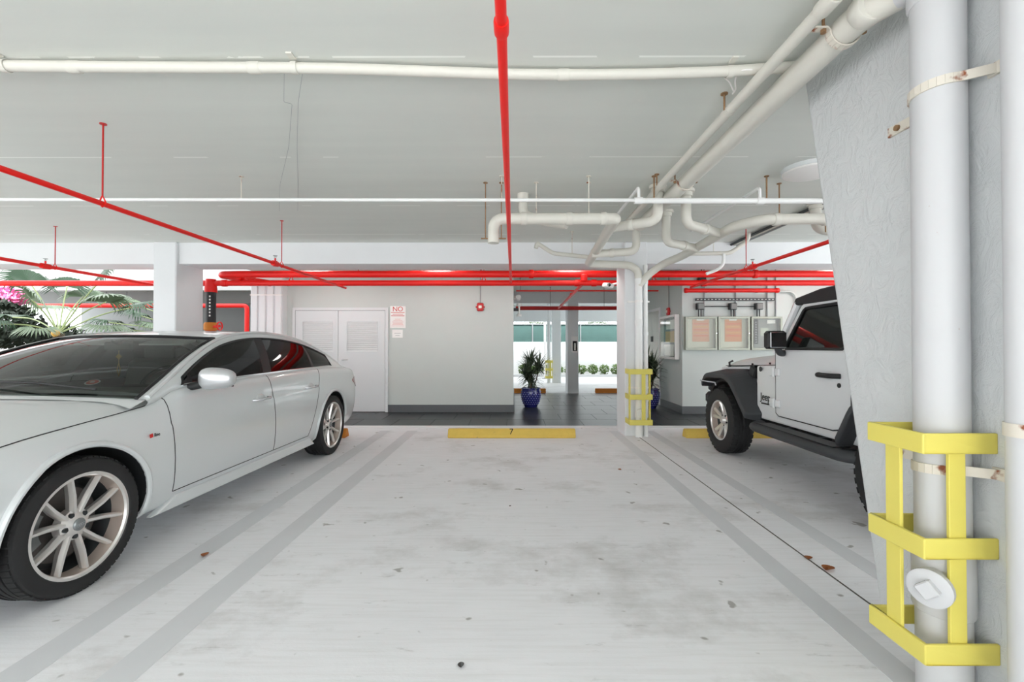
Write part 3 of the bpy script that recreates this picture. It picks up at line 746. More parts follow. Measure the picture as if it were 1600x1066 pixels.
# downpipe on the far column
v1 = thing('downpipe', 'white downpipe with a cleanout cap fixed to the far column', 'pipe', 'white downpipes')
MB().cyl((XV, YF, 0), (XV, YF, HD-.22), .047, 18).build('pipe', 'white_pipe', v1)
for z in (HD-.24, 1.55, .30): coupling(v1, (XV, YF, z), (0, 0, 1), .053, .08, 'white_pipe')
co = P(998.5, 646, Y=6.13)
MB().lathe([(0, -.10), (.058, -.10), (.062, -.09), (.062, -.045), (.048, -.04), (.048, 0)], (XV, YF-.01, co.z), 'y', 20).box((XV, YF-.118, co.z), (.032, .02, .032), rot=Matrix.Rotation(.6, 3, 'Y')).build('cleanout_cap', 'white_pipe', v1)
for z in (P(998, 471, Y=YF).z, P(998, 607, Y=6.13).z):
    MB().bx(XV-.14, XV+.16, 6.235, 6.256, z-.012, z+.012).lathe([(.048, -.014), (.053, -.014), (.053, .014), (.048, .014)], (XV, YF, z), 'z', 18, close=True).build('pipe_strap', 'sign_white', v1, smooth=False)
v2 = thing('downpipe', 'slimmer white pipe at the edge of the far column', 'pipe', 'white downpipes')
MB().cyl((XV+.105, 6.225, 0), (XV+.105, 6.225, 2.34), .028, 14).build('pipe', 'white_pipe', v2)
for z in (.5, 1.4, 2.1): coupling(v2, (XV+.105, 6.225, z), (0, 0, 1), .033, .05, 'white_pipe')

# big downpipe on the stucco pier and its neighbour
n1 = thing('downpipe', 'large white downpipe inside the yellow guard on the stucco pier', 'pipe', 'white downpipes')
XN, YNr, RN = 1.498, 1.60, .076
pth = smooth_path([(XN, YNr, 0), (XN, YNr, 2.56), (X5+.05, 1.70, H5)], .07, 10)
MB().tube(pth, [RN]*(len(pth)-3)+[.075, .065, .058], 32).build('pipe', 'pipe_big', n1)
zc = P(1455, 12, X=XN-.05).z
coupling(n1, (XN, YNr, 2.49), (0, 0, 1), RN+.008, .10, 'pipe_big')
coupling(n1, (XN, YNr, .42), (0, 0, 1), RN+.009, .22, 'pipe_big', 'cleanout_tee')
cl = P(1444, 919, Y=1.60)
dr_ = Vector((-.84, -.54, 0)).normalized()
c0 = Vector((XN, YNr, .424))
MB().tube([c0, c0+dr_*.115], .053, 24).tube([c0+dr_*.11, c0+dr_*.118, c0+dr_*.138, c0+dr_*.142], [.054, .062, .062, .055], 24).build('cleanout_cap', 'pipe_big', n1)
R3 = Matrix(((dr_.x, -dr_.y, 0), (dr_.y, dr_.x, 0), (0, 0, 1)))
MB().box(c0+dr_*.152, (.03, .05, .05), rot=R3 @ Matrix.Rotation(.75, 3, 'X'), bev=.004).build('cap_nut', 'pipe_big', n1, smooth=False)
for (za, zb2) in ((2.12, 2.135), (.80, .815)):
    m = MB()
    m.bx(X0-.012, X0, 1.72, 1.90, za-.02, za+.02).bx(X0-.012, X0, 1.36, 1.50, zb2-.02, zb2+.02)
    pts = [(X0-.006, 1.73, za)] + [(XN-(RN+.003)*math.sin(a)*1.0, YNr+(RN+.003)*math.cos(a), za+(zb2-za)*k/12) for k, a in enumerate([PI*k/12 for k in range(13)])] + [(X0-.006, 1.47, zb2)]
    for i in range(len(pts)-1):
        pa, pb = Vector(pts[i]), Vector(pts[i+1]); d = pb-pa; nn = Vector((d.y, -d.x, 0)).normalized()*.003; w = Vector((0, 0, .016))
        m.add([pa-w-nn, pb-w-nn, pb+w-nn, pa+w-nn, pa-w+nn, pb-w+nn, pb+w+nn, pa+w+nn], [(0, 3, 2, 1), (4, 5, 6, 7), (0, 1, 5, 4), (3, 7, 6, 2), (0, 4, 7, 3), (1, 2, 6, 5)])
    m.build('pipe_strap', 'rust_white', n1, smooth=False)
    MB().cyl((X0-.022, 1.85, za), (X0-.01, 1.85, za), .012, 8).cyl((X0-.022, 1.41, zb2), (X0-.01, 1.41, zb2), .012, 8).build('strap_bolt', 'rusty_steel', n1)
n2 = thing('downpipe', 'smaller white downpipe at the photo edge on the stucco pier', 'pipe', 'white downpipes')
MB().cyl((1.53, 1.36, 0), (1.53, 1.36, CEIL), .048, 28).build('pipe', 'pipe_big', n2)
MB().lathe([(.049, -.02), (.053, -.02), (.053, .02), (.049, .02)], (1.53, 1.36, .98), 'z', 24, close=True).bx(1.5, X0, 1.31, 1.335, .965, .995).build('pipe_strap', 'rust_white', n2)

# --- yellow pipe guards
def guard(label, x0, x1, y0, y1, z0, z1, open_side, bh=.07, t=.012, m='yellow_paint', mid=True):
    """three U bands and upright bars; open_side 'x' = fixed to a face at +x, 'y' = fixed to a face at +y"""
    g = thing('pipe_guard', label, 'guard', 'yellow pipe guards')
    zs = [z0+bh/2, (z0+z1)/2, z1-bh/2]
    for z in zs:
        mb = MB()
        if open_side == 'x':
            mb.bx(x0, x0+t, y0, y1, z-bh/2, z+bh/2).bx(x0+t, x1, y0, y0+t, z-bh/2, z+bh/2).bx(x0+t, x1, y1-t, y1, z-bh/2, z+bh/2)
        else:
            mb.bx(x0, x1, y0, y0+t, z-bh/2, z+bh/2).bx(x0, x0+t, y0+t, y1, z-bh/2, z+bh/2).bx(x1-t, x1, y0+t, y1, z-bh/2, z+bh/2)
        mb.build('band', m, g, smooth=False, bevel=.004)
    w = bh*.9
    if open_side == 'x': bars = [(x0+t, x0+2*t, (y0+y1)/2-w*.2, (y0+y1)/2+w*.8), ((x0+x1)/2-w*.45, (x0+x1)/2+w*.45, y0+t, y0+2*t)]
    else: bars = [((x0+x1)/2+.01, (x0+x1)/2+.01+w*.8, y0+t, y0+2*t), (x0+t, x0+2*t, y0+.05, y0+.05+w), (x1-2*t, x1-t, y0+.05, y0+.05+w)]
    for q in bars: MB().bx(q[0], q[1], q[2], q[3], z0+.01, z1-.005).build('upright_bar', m, g, smooth=False, bevel=.002)
    return g
guard('large yellow steel guard around the big downpipe on the stucco pier', 1.335, X0+.0, 1.49, 1.725, .192, .945, 'x', .068)
gx0, gx1 = P(984, 620, Y=6.0).x, P(1020, 620, Y=6.0).x
guard('small yellow steel guard around the downpipe of the far column', gx0, gx1, 6.0, 6.256, P(1000, 665, Y=6.0).z, P(1000, 577, Y=6.0).z, 'y', .07)
guard('tiny yellow guard beside the farthest column', xb-.24, xb-.0, 15.0, 15.25, P(862, 591, Y=15.2).z, P(862, 563, Y=15.2).z, 'y', .08)
fp = tag(MB().cyl((xb-.12, 15.2, 0), (xb-.12, 15.2, CEIL), .06, 14).build('downpipe', 'column_paint'), 'grey downpipe beside the farthest column', 'pipe', 'white downpipes')
# ================================================================== wheels
def make_wheel(rt, rr, w, style, name='wheel'):
    """wheel on the x axis, outer face toward +x; returns an Empty with parts"""
    W = bpy.data.objects.new(name, None); COL.objects.link(W); W.empty_display_size = .1
    h = w/2
    prof = [(rr-.004, -h*.82), (rr+.012, -h*.98), (rt-.045, -h), (rt-.016, -h*.92), (rt-.003, -h*.76)]
    for g in (-.45, -.15, .15, .45):
        prof += [(rt, h*(g-.045)), (rt-.007, h*(g-.04)), (rt-.007, h*(g+.04)), (rt, h*(g+.045))]
    prof += [(rt-.003, h*.76), (rt-.016, h*.92), (rt-.045, h), (rr+.012, h*.98), (rr-.004, h*.82)]
    MB().lathe(prof, (0, 0, 0), 'x', 64).build('tyre', 'rubber', W, ang=30)
    # shoulder sipes
    sp = MB(); n = 64 if style == 'sedan' else 36
    for k in range(n):
        a = 2*PI*k/n
        for sx in (-1, 1):
            R = Matrix.Rotation(a, 3, 'X')
            L, T = (.038, .003) if style == 'sedan' else (.055, .006)
            sp.box(R @ Vector((sx*h*.68, 0, rt-.0045)), (L, (2*PI*rt/n)*(.72 if style == 'sedan' else .62), .009), rot=R @ Matrix.Rotation(sx*.12, 3, 'Y'))
    sp.build('tread_blocks', 'rubber', W, smooth=False)['kind'] = 'stuff'
    MB().lathe([(rr+.004, h*.80), (rr+.008, h*.88), (rr-.002, h*.90), (rr-.012, h*.84), (rr-.016, h*.5), (rr-.022, h*.30)], (0, 0, 0), 'x', 56).build('rim_barrel', 'alloy_dusty', W)
    MB().lathe([(rr-.022, h*.30), (rr-.04, -h*.1), (rr-.04, -h*.8)], (0, 0, 0), 'x', 48).build('rim_inner', 'dark_metal', W)
    MB().lathe([(rr+.010, h*.86), (rr+.010, h*.93), (rr-.006, h*.93), (rr-.012, h*.84)], (0, 0, 0), 'x', 56).build('rim_lip', 'alloy', W)
    MB().lathe([(.03, -h*.1), (rr*.72, -h*.1), (rr*.72, -h*.2), (.03, -h*.2)], (0, 0, 0), 'x', 40, close=True).build('brake_disc', 'brake', W)
    MB().lathe([(rr*.45, -h*.05), (rr*.78, -h*.05), (rr*.78, -h*.35), (rr*.45, -h*.35)], (0, 0, 0), 'x', 12, close=True, a0=2.3, a1=3.5).build('brake_caliper', 'galv', W)
    MB().lathe([(0, -h*.35), (rr-.042, -h*.35)], (0, 0, 0), 'x', 40).build('hub_shadow_plate', 'black_plastic', W)
    fx = h*.80
    if style == 'sedan':
        for k in range(5):
            for s in (-1, 1):
                a0 = 2*PI*k/5 + s*math.radians(13); a1 = 2*PI*k/5 + s*math.radians(18.5)
                m = MB()
                pts = []
                for t, wd, dp, x in ((.0, .030, .035, fx-.030), (.5, .030, .036, fx-.018), (1.0, .025, .03, fx-.008)):
                    a = a0+(a1-a0)*t; r = .052+(rr-.008-.052)*t
                    c = Vector((x, r*math.cos(a), r*math.sin(a))); tn = Vector((0, -math.sin(a), math.cos(a)))
                    pts.append([c+tn*wd*.5+V(-.012, 0, 0), c+tn*wd*.22+V(.006, 0, 0), c-tn*wd*.22+V(.006, 0, 0), c-tn*wd*.5+V(-.012, 0, 0), c-tn*wd*.4+V(-dp, 0, 0), c+tn*wd*.4+V(-dp, 0, 0)])
                vs = [p for q in pts for p in q]; fs = []
                for i in range(2):
                    for j in range(6): fs.append((i*6+j, i*6+(j+1) % 6, (i+1)*6+(j+1) % 6, (i+1)*6+j))
                fs += [tuple(range(6)), tuple(range(12, 18))]
                m.add(vs, fs); m.build('spoke', 'alloy', W, ang=25)
        MB().lathe([(0, fx-.012), (.03, fx-.012), (.045, fx-.018), (.075, fx-.034), (.08, fx-.07)], (0, 0, 0), 'x', 30).build('hub', 'alloy', W)
        cap = MB().lathe([(0, fx-.002), (.026, fx-.003), (.031, fx-.008), (.031, fx-.02)], (0, 0, 0), 'x', 24).build('centre_cap', 'galv', W)
        for k in range(4): MB().lathe([(.0055, -.001), (.0068, -.001), (.0068, .001), (.0055, .001)], (fx-.001, (k-1.5)*.010, 0), 'x', 16, close=True).build('cap_ring', 'chrome', cap)
        for k in range(5):
            a = 2*PI*(k+.5)/5
            MB().cyl((fx-.05, .057*math.cos(a), .057*math.sin(a)), (fx-.019, .057*math.cos(a), .057*math.sin(a)), .0125, 8).build('wheel_bolt', 'dark_metal', W)
    else:
        for k in range(5):
            a = 2*PI*k/5 + PI/2
            for s in (-1, 1):
                a0 = a+s*.16; a1 = a+s*.22; m = MB(); pts = []
                for t, wd, x in ((0, .05, fx-.05), (.6, .045, fx-.03), (1, .045, fx-.012)):
                    aa = a0+(a1-a0)*t; r = .05+(rr-.01-.05)*t
                    c = Vector((x, r*math.cos(aa), r*math.sin(aa))); tn = Vector((0, -math.sin(aa), math.cos(aa)))
                    pts.append([c+tn*wd*.5+V(-.01, 0, 0), c+tn*wd*.3+V(.006, 0, 0), c-tn*wd*.3+V(.006, 0, 0), c-tn*wd*.5+V(-.01, 0, 0), c-tn*wd*.5+V(-.05, 0, 0), c+tn*wd*.5+V(-.05, 0, 0)])
                vs = [p for q in pts for p in q]; fs = []
                for i in range(2):
                    for j in range(6): fs.append((i*6+j, i*6+(j+1) % 6, (i+1)*6+(j+1) % 6, (i+1)*6+j))
                fs += [tuple(range(6)), tuple(range(12, 18))]
                m.add(vs, fs); m.build('spoke', 'alloy', W, ang=25)
        MB().lathe([(0, fx-.01), (.028, fx-.01), (.034, fx-.016), (.06, fx-.05), (.085, fx-.09)], (0, 0, 0), 'x', 24).build('hub', 'alloy', W)
        for k in range(5):
            aa = 2*PI*(k+.5)/5+PI/2
            MB().cyl((fx-.09, .06*math.cos(aa), .06*math.sin(aa)), (fx-.04, .06*math.cos(aa), .06*math.sin(aa)), .012, 8).build('wheel_bolt', 'dark_metal', W)
    return W

# ================================================================== silver sedan (nose toward the camera)
AX, AY = -3.064, 2.32
sed = thing('sedan_car', 'silver four-door sedan backed into the parking bay', 'car', loc=(AX, AY, 0), rz=math.radians(-1.9))
WB = 2.912
tab_w = [(-.92, .30), (-.90, .52), (-.86, .66), (-.78, .775), (-.62, .865), (-.40, .915), (-.1, .93), (.8, .932), (2.2, .932), (3.0, .925), (3.35, .905), (3.6, .875), (3.8, .825), (3.93, .74), (3.99, .62), (4.01, .42)]
tab_zt = [(-.92, .60), (-.8, .665), (-.6, .725), (-.3, .795), (0, .832), (.3, .862), (.46, .885), (.62, .945), (1.0, .962), (1.6, .975), (2.4, .985), (2.9, .985), (3.3, .965), (3.6, .945), (3.85, .90), (3.95, .86), (4.01, .80)]
tab_zc = [(-.92, .62), (-.8, .72), (-.6, .80), (-.3, .875), (0, .918), (.25, .948), (.46, .955), (.62, .96), (2.9, 1.0), (3.2, 1.005), (3.5, 1.0), (3.8, .985), (3.93, .95), (4.01, .86)]
tab_zb = [(-.92, .30), (-.8, .22), (-.5, .20), (0, .215), (2.9, .215), (3.4, .24), (3.8, .29), (4.01, .36)]
def sec(y):
    w, zt, zc, zb = interp(tab_w, y), interp(tab_zt, y), interp(tab_zc, y), interp(tab_zb, y)
    zc = max(zc, zt+.005)
    prof = [(.0, 0), (.55, 0), (.86, .004), (.925, .03), (.945, .075), (.955, .115), (.960, .13), (.978, .22), (.990, .33), (.998, .45), (1.0, .56), (.998, .66), (.993, .735), (.985, .765), (.978, .85), (.965, .925), (.945, .98), (.925, 1.0)]
    pts = [(w*a, zb+(zt-zb)*t) for a, t in prof]
    pts += [(w*.90, zt+.05*(zc-zt)), (w*.84, zt+.36*(zc-zt)), (w*.66, zt+.72*(zc-zt)), (w*.36, zt+.94*(zc-zt)), (0, zc)]
    return pts
ys = sorted(set([-.92, -.915, -.905, -.89, -.86, -.82, -.77, -.70, -.62, -.53] + [round(-.45+.07*k, 3) for k in range(57)] + [3.56, 3.64, 3.72, 3.80, 3.87, 3.93, 3.96, 3.985, 4.0, 4.01]))
ys = [y for y in ys if y <= 4.01]
KP = len(sec(0)); me_v = []; me_f = []; me_m = []
ring_n = 2*KP-2
for y in ys:
    s_ = sec(y)
    rg = [(x, z) for x, z in s_] + [(-x, z) for x, z in s_[-2:0:-1]]
    me_v += [(x, y, z) for x, z in rg]
for i in range(len(ys)-1):
    ym = (ys[i]+ys[i+1])/2
    for k in range(ring_n):
        k2 = (k+1) % ring_n
        kk = k if k < KP-1 else ring_n-1-k
        mi = 0
        if kk >= 17: mi = 1 if ym < .50 else (3 if ym > 3.16 else 2)
        me_f.append((i*ring_n+k, (i+1)*ring_n+k, (i+1)*ring_n+k2, i*ring_n+k2)); me_m.append(mi)
me_f.append(tuple(range(ring_n))); me_m.append(0)
me_f.append(tuple((len(ys)-1)*ring_n+k for k in range(ring_n))[::-1]); me_m.append(0)
lb = bpy.data.meshes.new('lower'); lb.from_pydata(me_v, [], me_f)
for q in ('silver_paint', 'silver_paint', 'silver_paint', 'silver_paint', 'black_plastic'): lb.materials.append(MATS[q])
# the boolean keys on material slots, so give each slot its own datablock
lb.materials.clear()
slot = [MATS['silver_paint'].copy() for _ in range(4)] + [MATS['black_plastic'].copy()]
for q in slot: lb.materials.append(q)
lb.polygons.foreach_set('material_index', me_m)
bm = bmesh.new(); bm.from_mesh(lb); bmesh.ops.recalc_face_normals(bm, faces=bm.faces); bm.to_mesh(lb); bm.free()
lo = bpy.data.objects.new('lower', lb); COL.objects.link(lo)
HUBZ = .335
cut = MB()
for y in (0, WB):
    for s in (-1, 1):
        cut.tube([(s*.60, y, HUBZ+.01), (s*1.15, y, HUBZ+.01)], .372, 48)
co_ = cut.build('cutter', 'black_plastic', smooth=False); co_.data.materials.clear(); co_.data.materials.append(slot[4])
bo = lo.modifiers.new('b', 'BOOLEAN'); bo.operation = 'DIFFERENCE'; bo.object = co_; bo.solver = 'EXACT'; bo.material_mode = 'TRANSFER'
dg = bpy.context.evaluated_depsgraph_get()
res = bpy.data.meshes.new_from_object(lo.evaluated_get(dg))
slot_names = [m.name if m else '' for m in res.materials]
bm = bmesh.new(); bm.from_mesh(res)
remap = {i: [q.name for q in slot].index(nm) if nm in [q.name for q in slot] else 4 for i, nm in enumerate(slot_names)}
for f in bm.faces: f.material_index = remap.get(f.material_index, 0)
for o in (lo, co_): bpy.data.objects.remove(o)
bmesh.ops.delete(bm, geom=[f for f in bm.faces if f.material_index == 2], context='FACES')
def bisect(co, no):
    bmesh.ops.bisect_plane(bm, geom=list(bm.verts)+list(bm.edges)+list(bm.faces), plane_co=co, plane_no=no, dist=1e-5)
PL_A = (V(0, .555, .6), V(0, 1, .09).normalized())     # front of front door
PL_B = (V(0, 1.69, .6), V(0, 1, .10).normalized())     # between the doors
PL_C = (V(0, 2.46, .6), V(0, 1, -.38).normalized())    # rear of rear door
PL_S = (V(0, 0, .315), V(0, 0, 1))                     # sill seam
PL_F = (V(0, -.40, .5), V(0, 1, .0))                   # front bumper
PL_R = (V(0, 3.42, .5), V(0, 1, .25).normalized())     # rear bumper
PL_K = (V(0, 0, .60), V(0, 0, 1))
for c_, n_ in (PL_A, PL_B, PL_C, PL_S, PL_F, PL_R, PL_K): bisect(c_, n_)
def side(pl, c): return (c-pl[0]).dot(pl[1])
groups = {}
for f in bm.faces:
    c = f.calc_center_median(); g = 'body'
    if f.material_index == 4: g = 'wheel_well' + ('+' if c.x > 0 else '-')*(1 if c.y < 1.4 else 2)
    elif f.material_index == 1: g = 'hood'
    elif f.material_index == 3: g = 'boot_lid'
    elif abs(c.x) > .72 and side(PL_S, c) > 0 and side(PL_A, c) > 0 and side(PL_C, c) < 0:
        g = ('front_door' if side(PL_B, c) < 0 else 'rear_door') + ('+' if c.x > 0 else '-')
    elif side(PL_F, c) < 0 and c.z < .60: g = 'front_bumper'
    elif side(PL_R, c) > 0 and c.z < .60: g = 'rear_bumper'
    groups.setdefault(g, []).append(f)
bm.normal_update()
vn = {v.index: v.normal.copy() for v in bm.verts}
def face_obj(faces, name, m, parent):
    idx = {}; vs = []; nr = []; fs = []
    for f in faces:
        q = []
        for v in f.verts:
            if v.index not in idx: idx[v.index] = len(vs); vs.append(v.co.copy()); nr.append(vn[v.index])
            q.append(idx[v.index])
        fs.append(q)
    me = bpy.data.meshes.new(name); me.from_pydata(vs, [], fs); me.materials.append(MATS[m]); me.shade_smooth()
    if m == 'silver_paint': me.normals_split_custom_set_from_vertices(nr)
    o = bpy.data.objects.new(name, me); COL.objects.link(o); o.parent = parent
    # seam along the open border
    cnt = {}
    for q in fs:
        for i in range(len(q)):
            e = tuple(sorted((q[i], q[(i+1) % len(q)]))); cnt[e] = cnt.get(e, 0)+1
    border = [(vs[a], vs[b]) for (a, b), n in cnt.items() if n == 1]
    return o, border
bm.verts.index_update()
vn = {v.index: v.normal.copy() for v in bm.verts}
DOORS = {}
for g, faces in groups.items():
    nm = g.rstrip('+-'); nm = {'front_door': 'door', 'rear_door': 'door'}.get(nm, nm)
    o, border = face_obj(faces, nm, 'black_plastic' if g.startswith('wheel_well') else 'silver_paint', sed)
    DOORS[g] = o
    if 'door' in g or g == 'hood':
        m = MB()
        for a_, b_ in border:
            if 'door' in g and min(a_.z, b_.z) > interp(tab_zt, (a_.y+b_.y)/2)-.012: continue
            if g == 'hood' and max(a_.y, b_.y) > .49: continue
            if (a_-b_).length > 1e-4: m.tube([a_, b_], .0032, 5, caps=False)
        if m.v: m.build('shut_line', 'dark_gap', o, fix=False)
bm.free()
DOORS['front_door+']['label'] = 'front passenger-side panel nearest the camera'
for k in ('front_door+',): del DOORS[k]['label']
# wheel arch lips
for y in (0, WB):
    for s in (-1, 1):
        m = MB(); pts = []
        for k in range(41):
            a = math.radians(-18+216*k/40); yy = y+.385*math.cos(a); zz = HUBZ+.01+.385*math.sin(a)
            if zz < .22: continue
            # skin half width at that height
            sct = sec(yy); xx = None
            for q in range(len(sct)-1):
                if sct[q][1] <= zz <= sct[q+1][1]+1e-9 and q < 17:
                    t = (zz-sct[q][1])/max(1e-6, sct[q+1][1]-sct[q][1]); xx = sct[q][0]+(sct[q+1][0]-sct[q][0])*t
            if xx: pts.append(V(s*(xx+.001), yy, zz))
        m.tube(pts, .016, 8, flat=1.0); m.build('arch_lip', 'silver_paint', sed)

# greenhouse: roof arch on each side
arch_t = [(0, (.40, .915, .872)), (.10, (.62, 1.015, .825)), (.22, (.90, 1.142, .757)), (.33, (1.15, 1.235, .70)), (.42, (1.36, 1.293, .66)), (.50, (1.62, 1.335, .635)), (.58, (1.92, 1.352, .625)), (.66, (2.25, 1.342, .628)), (.75, (2.62, 1.296, .645)), (.84, (2.92, 1.215, .68)), (.92, (3.15, 1.115, .735)), (1.0, (3.36, .985, .80))]
def arch(s): return Vector([interp([(t, p[k]) for t, p in arch_t], s) for k in range(3)])  # y, z, x
def belt(s):
    a = arch(s); y = a.x - .20*math.sin(PI*min(1, max(0, s)))**1.5
    y = max(y, .40)
    return V(y, interp(tab_zt, y)+.0, interp(tab_w, y)*.930)
NS = 96
ss = [k/NS for k in range(NS+1)]
def sidepts(s):
    a, b = arch(s), belt(s); h = a.y-b.y
    lv = [0]
    if h > .10:
        v0, v1 = .018/h, 1-.052/h
        lv += [v0 + (v1-v0)*k/6 for k in range(7)] + [1]
    else: lv += [k/8 for k in range(1, 9)]
    out = []
    for v in lv:
        p = b.lerp(a, v); p = V(p.x, p.y, p.z + .018*math.sin(PI*v))
        out.append(p)
    return out, h
grid = [sidepts(s) for s in ss]
def seg_of(s):
    a = arch(s)
    y = a.x
    if y < .66 or grid[int(s*NS)][1] <= .12: return None
    if y < 1.80: return 'front'
    if y < 1.95: return 'pillar'
    if y < 2.63: return 'rear'
    if y < 2.665: return 'bar'
    if y < 3.03: return 'quarter'
    return None
for sx in (1, -1):
    parts = {}
    for i in range(NS):
        sg = seg_of((i+.5)/NS)
        if grid[i][1] <= .10 or grid[i+1][1] <= .10: sg = None
        for k in range(8):
            key = 'frame'
            if sg and 1 <= k <= 6: key = sg
            q = [grid[i][0][k], grid[i+1][0][k], grid[i+1][0][k+1], grid[i][0][k+1]]
            parts.setdefault(key, []).append([V(sx*p.z, p.x, p.y) for p in q])
    fo = None
    for key in ('frame', 'pillar', 'bar', 'front', 'rear', 'quarter'):
        m = MB()
        for q in parts.get(key, []): m.add(q, [(0, 1, 2, 3)])
        nm = {'frame': 'cabin_side', 'pillar': 'window_pillar', 'bar': 'window_divider'}.get(key, 'side_window')
        o = m.build(nm, {'frame': 'silver_paint', 'pillar': 'black_plastic', 'bar': 'black_plastic'}.get(key, 'glass_dark'), sed, ang=60)
    # dark surround and bright belt strip
    i0 = next(i for i in range(NS) if seg_of((i+.5)/NS)); i1 = max(i for i in range(NS) if seg_of((i+.5)/NS))+1
    top = [V(sx*(grid[i][0][7].z+.002), grid[i][0][7].x, grid[i][0][7].y) for i in range(i0, i1+1)]
    bot = [V(sx*(grid[i][0][1].z+.003), grid[i][0][1].x, grid[i][0][1].y) for i in range(i0, i1+1)]
    MB().tube(top, .009, 6).tube([top[0], bot[0]], .009, 6).tube([top[-1], bot[-1]], .009, 6).build('window_surround', 'black_plastic', sed)
    MB().tube(bot, .007, 6).build('belt_trim', 'chrome', sed)
    MB().tube([V(sx*arch(s).z, arch(s).x, arch(s).y) for s in ss[1:-1]], .014, 8).build('roof_rail', 'silver_paint', sed)
    # sail panel in front of the door glass
    m = MB(); pj = [grid[i0][0][k] for k in (1, 7)]
    m.add([V(sx*(pj[0].z+.004), pj[0].x+.10, pj[0].y), V(sx*(pj[1].z+.006), pj[1].x+.06, pj[1].y+.02), V(sx*(pj[0].z+.004), pj[0].x-.02, pj[0].y)], [(0, 1, 2)]); m.build('sail_panel', 'black_plastic', sed)
# windscreen, roof, rear window
def top_pt(s, j):
    a = arch(s); k = 1-j*j
    fwd = interp([(0, .20), (.42, .10), (.58, 0), (.75, -.08), (1, -.13)], s)
    crown = interp([(0, .045), (.2, .03), (.42, .022), (.6, .020), (.8, .03), (1, .03)], s)
    return V(a.z*j, a.x-fwd*k, a.y+crown*k)
def top_patch(s0, s1, j0, j1, name, m, off=0, n=26, parent=sed):
    mb = MB(); nj = 22; vs = []; fs = []
    for i in range(n+1):
        for q in range(nj+1):
            p = top_pt(s0+(s1-s0)*i/n, j0+(j1-j0)*q/nj); vs.append(p)
    for i in range(n):
        for q in range(nj): fs.append((i*(nj+1)+q, i*(nj+1)+q+1, (i+1)*(nj+1)+q+1, (i+1)*(nj+1)+q))
    return mb.add(vs, fs).build(name, m, parent, ang=80)
top_patch(.0, .41, -.965, .965, 'windscreen', 'glass_windscreen')
top_patch(.0, .41, .965, 1, 'windscreen_pillar', 'silver_paint'); top_patch(.0, .41, -1, -.965, 'windscreen_pillar', 'silver_paint')
top_patch(.41, .76, -1, 1, 'roof', 'silver_paint')
top_patch(.76, .97, -.9, .9, 'rear_window', 'glass_dark'); top_patch(.97, 1.0, -1, 1, 'parcel_edge', 'silver_paint')
top_patch(.76, .97, .9, 1, 'rear_pillar', 'silver_paint'); top_patch(.76, .97, -1, -.9, 'rear_pillar', 'silver_paint')
bd = [top_pt(.41*k/20, .955)+V(0, 0, .002) for k in range(21)] + [top_pt(.407, .955-1.91*k/20)+V(0, 0, .002) for k in range(1, 21)] + [top_pt(.41*(20-k)/20, -.955)+V(0, 0, .002) for k in range(1, 21)]
MB().tube(bd, .011, 6).build('windscreen_seal', 'black_plastic', sed)
# cowl: black tray closing the gap between hood and glass
m = MB(); vs = []
for q in range(23):
    j = -1+2*q/22; p = top_pt(0.0, j); e = sec(.46)
    x = p.x; zz = interp([(pp[0], pp[1]) for pp in sorted(e[17:], key=lambda t: t[0])], abs(x))
    vs += [V(x, min(p.y-.05, .30)+.0, zz-.012), V(x, p.y+.05, p.z+.012)]
vm = [vs[2*q].lerp(vs[2*q+1], .72) for q in range(23)]
w1_ = [u for q in range(23) for u in (vs[2*q], vm[q])]; w2_ = [u for q in range(23) for u in (vm[q]+V(0, 0, .001), vs[2*q+1])]
MB().add(w1_, [(2*q, 2*q+1, 2*q+3, 2*q+2) for q in range(22)]).build('cowl_panel', 'silver_paint', sed)
MB().add(w2_, [(2*q, 2*q+1, 2*q+3, 2*q+2) for q in range(22)]).build('cowl_tray', 'black_plastic', sed)
for x0, x1 in ((.62, .05), (-.05, -.62)):
    pa = top_pt(.03, x0/.86); pb = top_pt(.05, x1/.86)
    MB().tube([pa+V(0, -.02, .012), (pa+pb)/2+V(0, -.06, .035), pb+V(0, -.02, .02)], .007, 6).build('wiper', 'black_plastic', sed)
# interior
it = MB().bx(-.70, .70, .62, 3.1, .34, .40).bx(-.78, -.74, .62, 3.1, .34, .93).bx(.74, .78, .62, 3.1, .34, .93).bx(-.7, .7, 3.05, 3.1, .4, .95).build('cabin_tub', 'interior_dark', sed, smooth=False)
MB().prism([(.50, .60), (.46, .88), (.60, .945), (.86, .945), (.98, .88), (1.0, .60)], 'x', -.72, .72).build('dashboard', 'interior_grey', sed, smooth=False, bevel=.02)
MB().prism([(.93, .90), (.96, .955), (1.02, .955), (1.05, .89)], 'x', .22, .52).build('instrument_hood', 'interior_dark', sed, smooth=False, bevel=.01)
R_ = Matrix.Rotation(math.radians(-24), 3, 'X')
ws = MB(); c_ = V(.37, 1.14, .90)
ws.tube([c_ + R_ @ V(.185*math.cos(2*PI*k/28), 0, .185*math.sin(2*PI*k/28)) for k in range(29)], .015, 8)
for a in (0, PI, -PI/2): ws.tube([c_, c_+R_ @ V(.18*math.cos(a), 0, .18*math.sin(a))], .018, 6)
ws.sphere(c_, .055, 12, 8, sc=(1, .5, 1)).build('steering_wheel', 'interior_dark', sed)
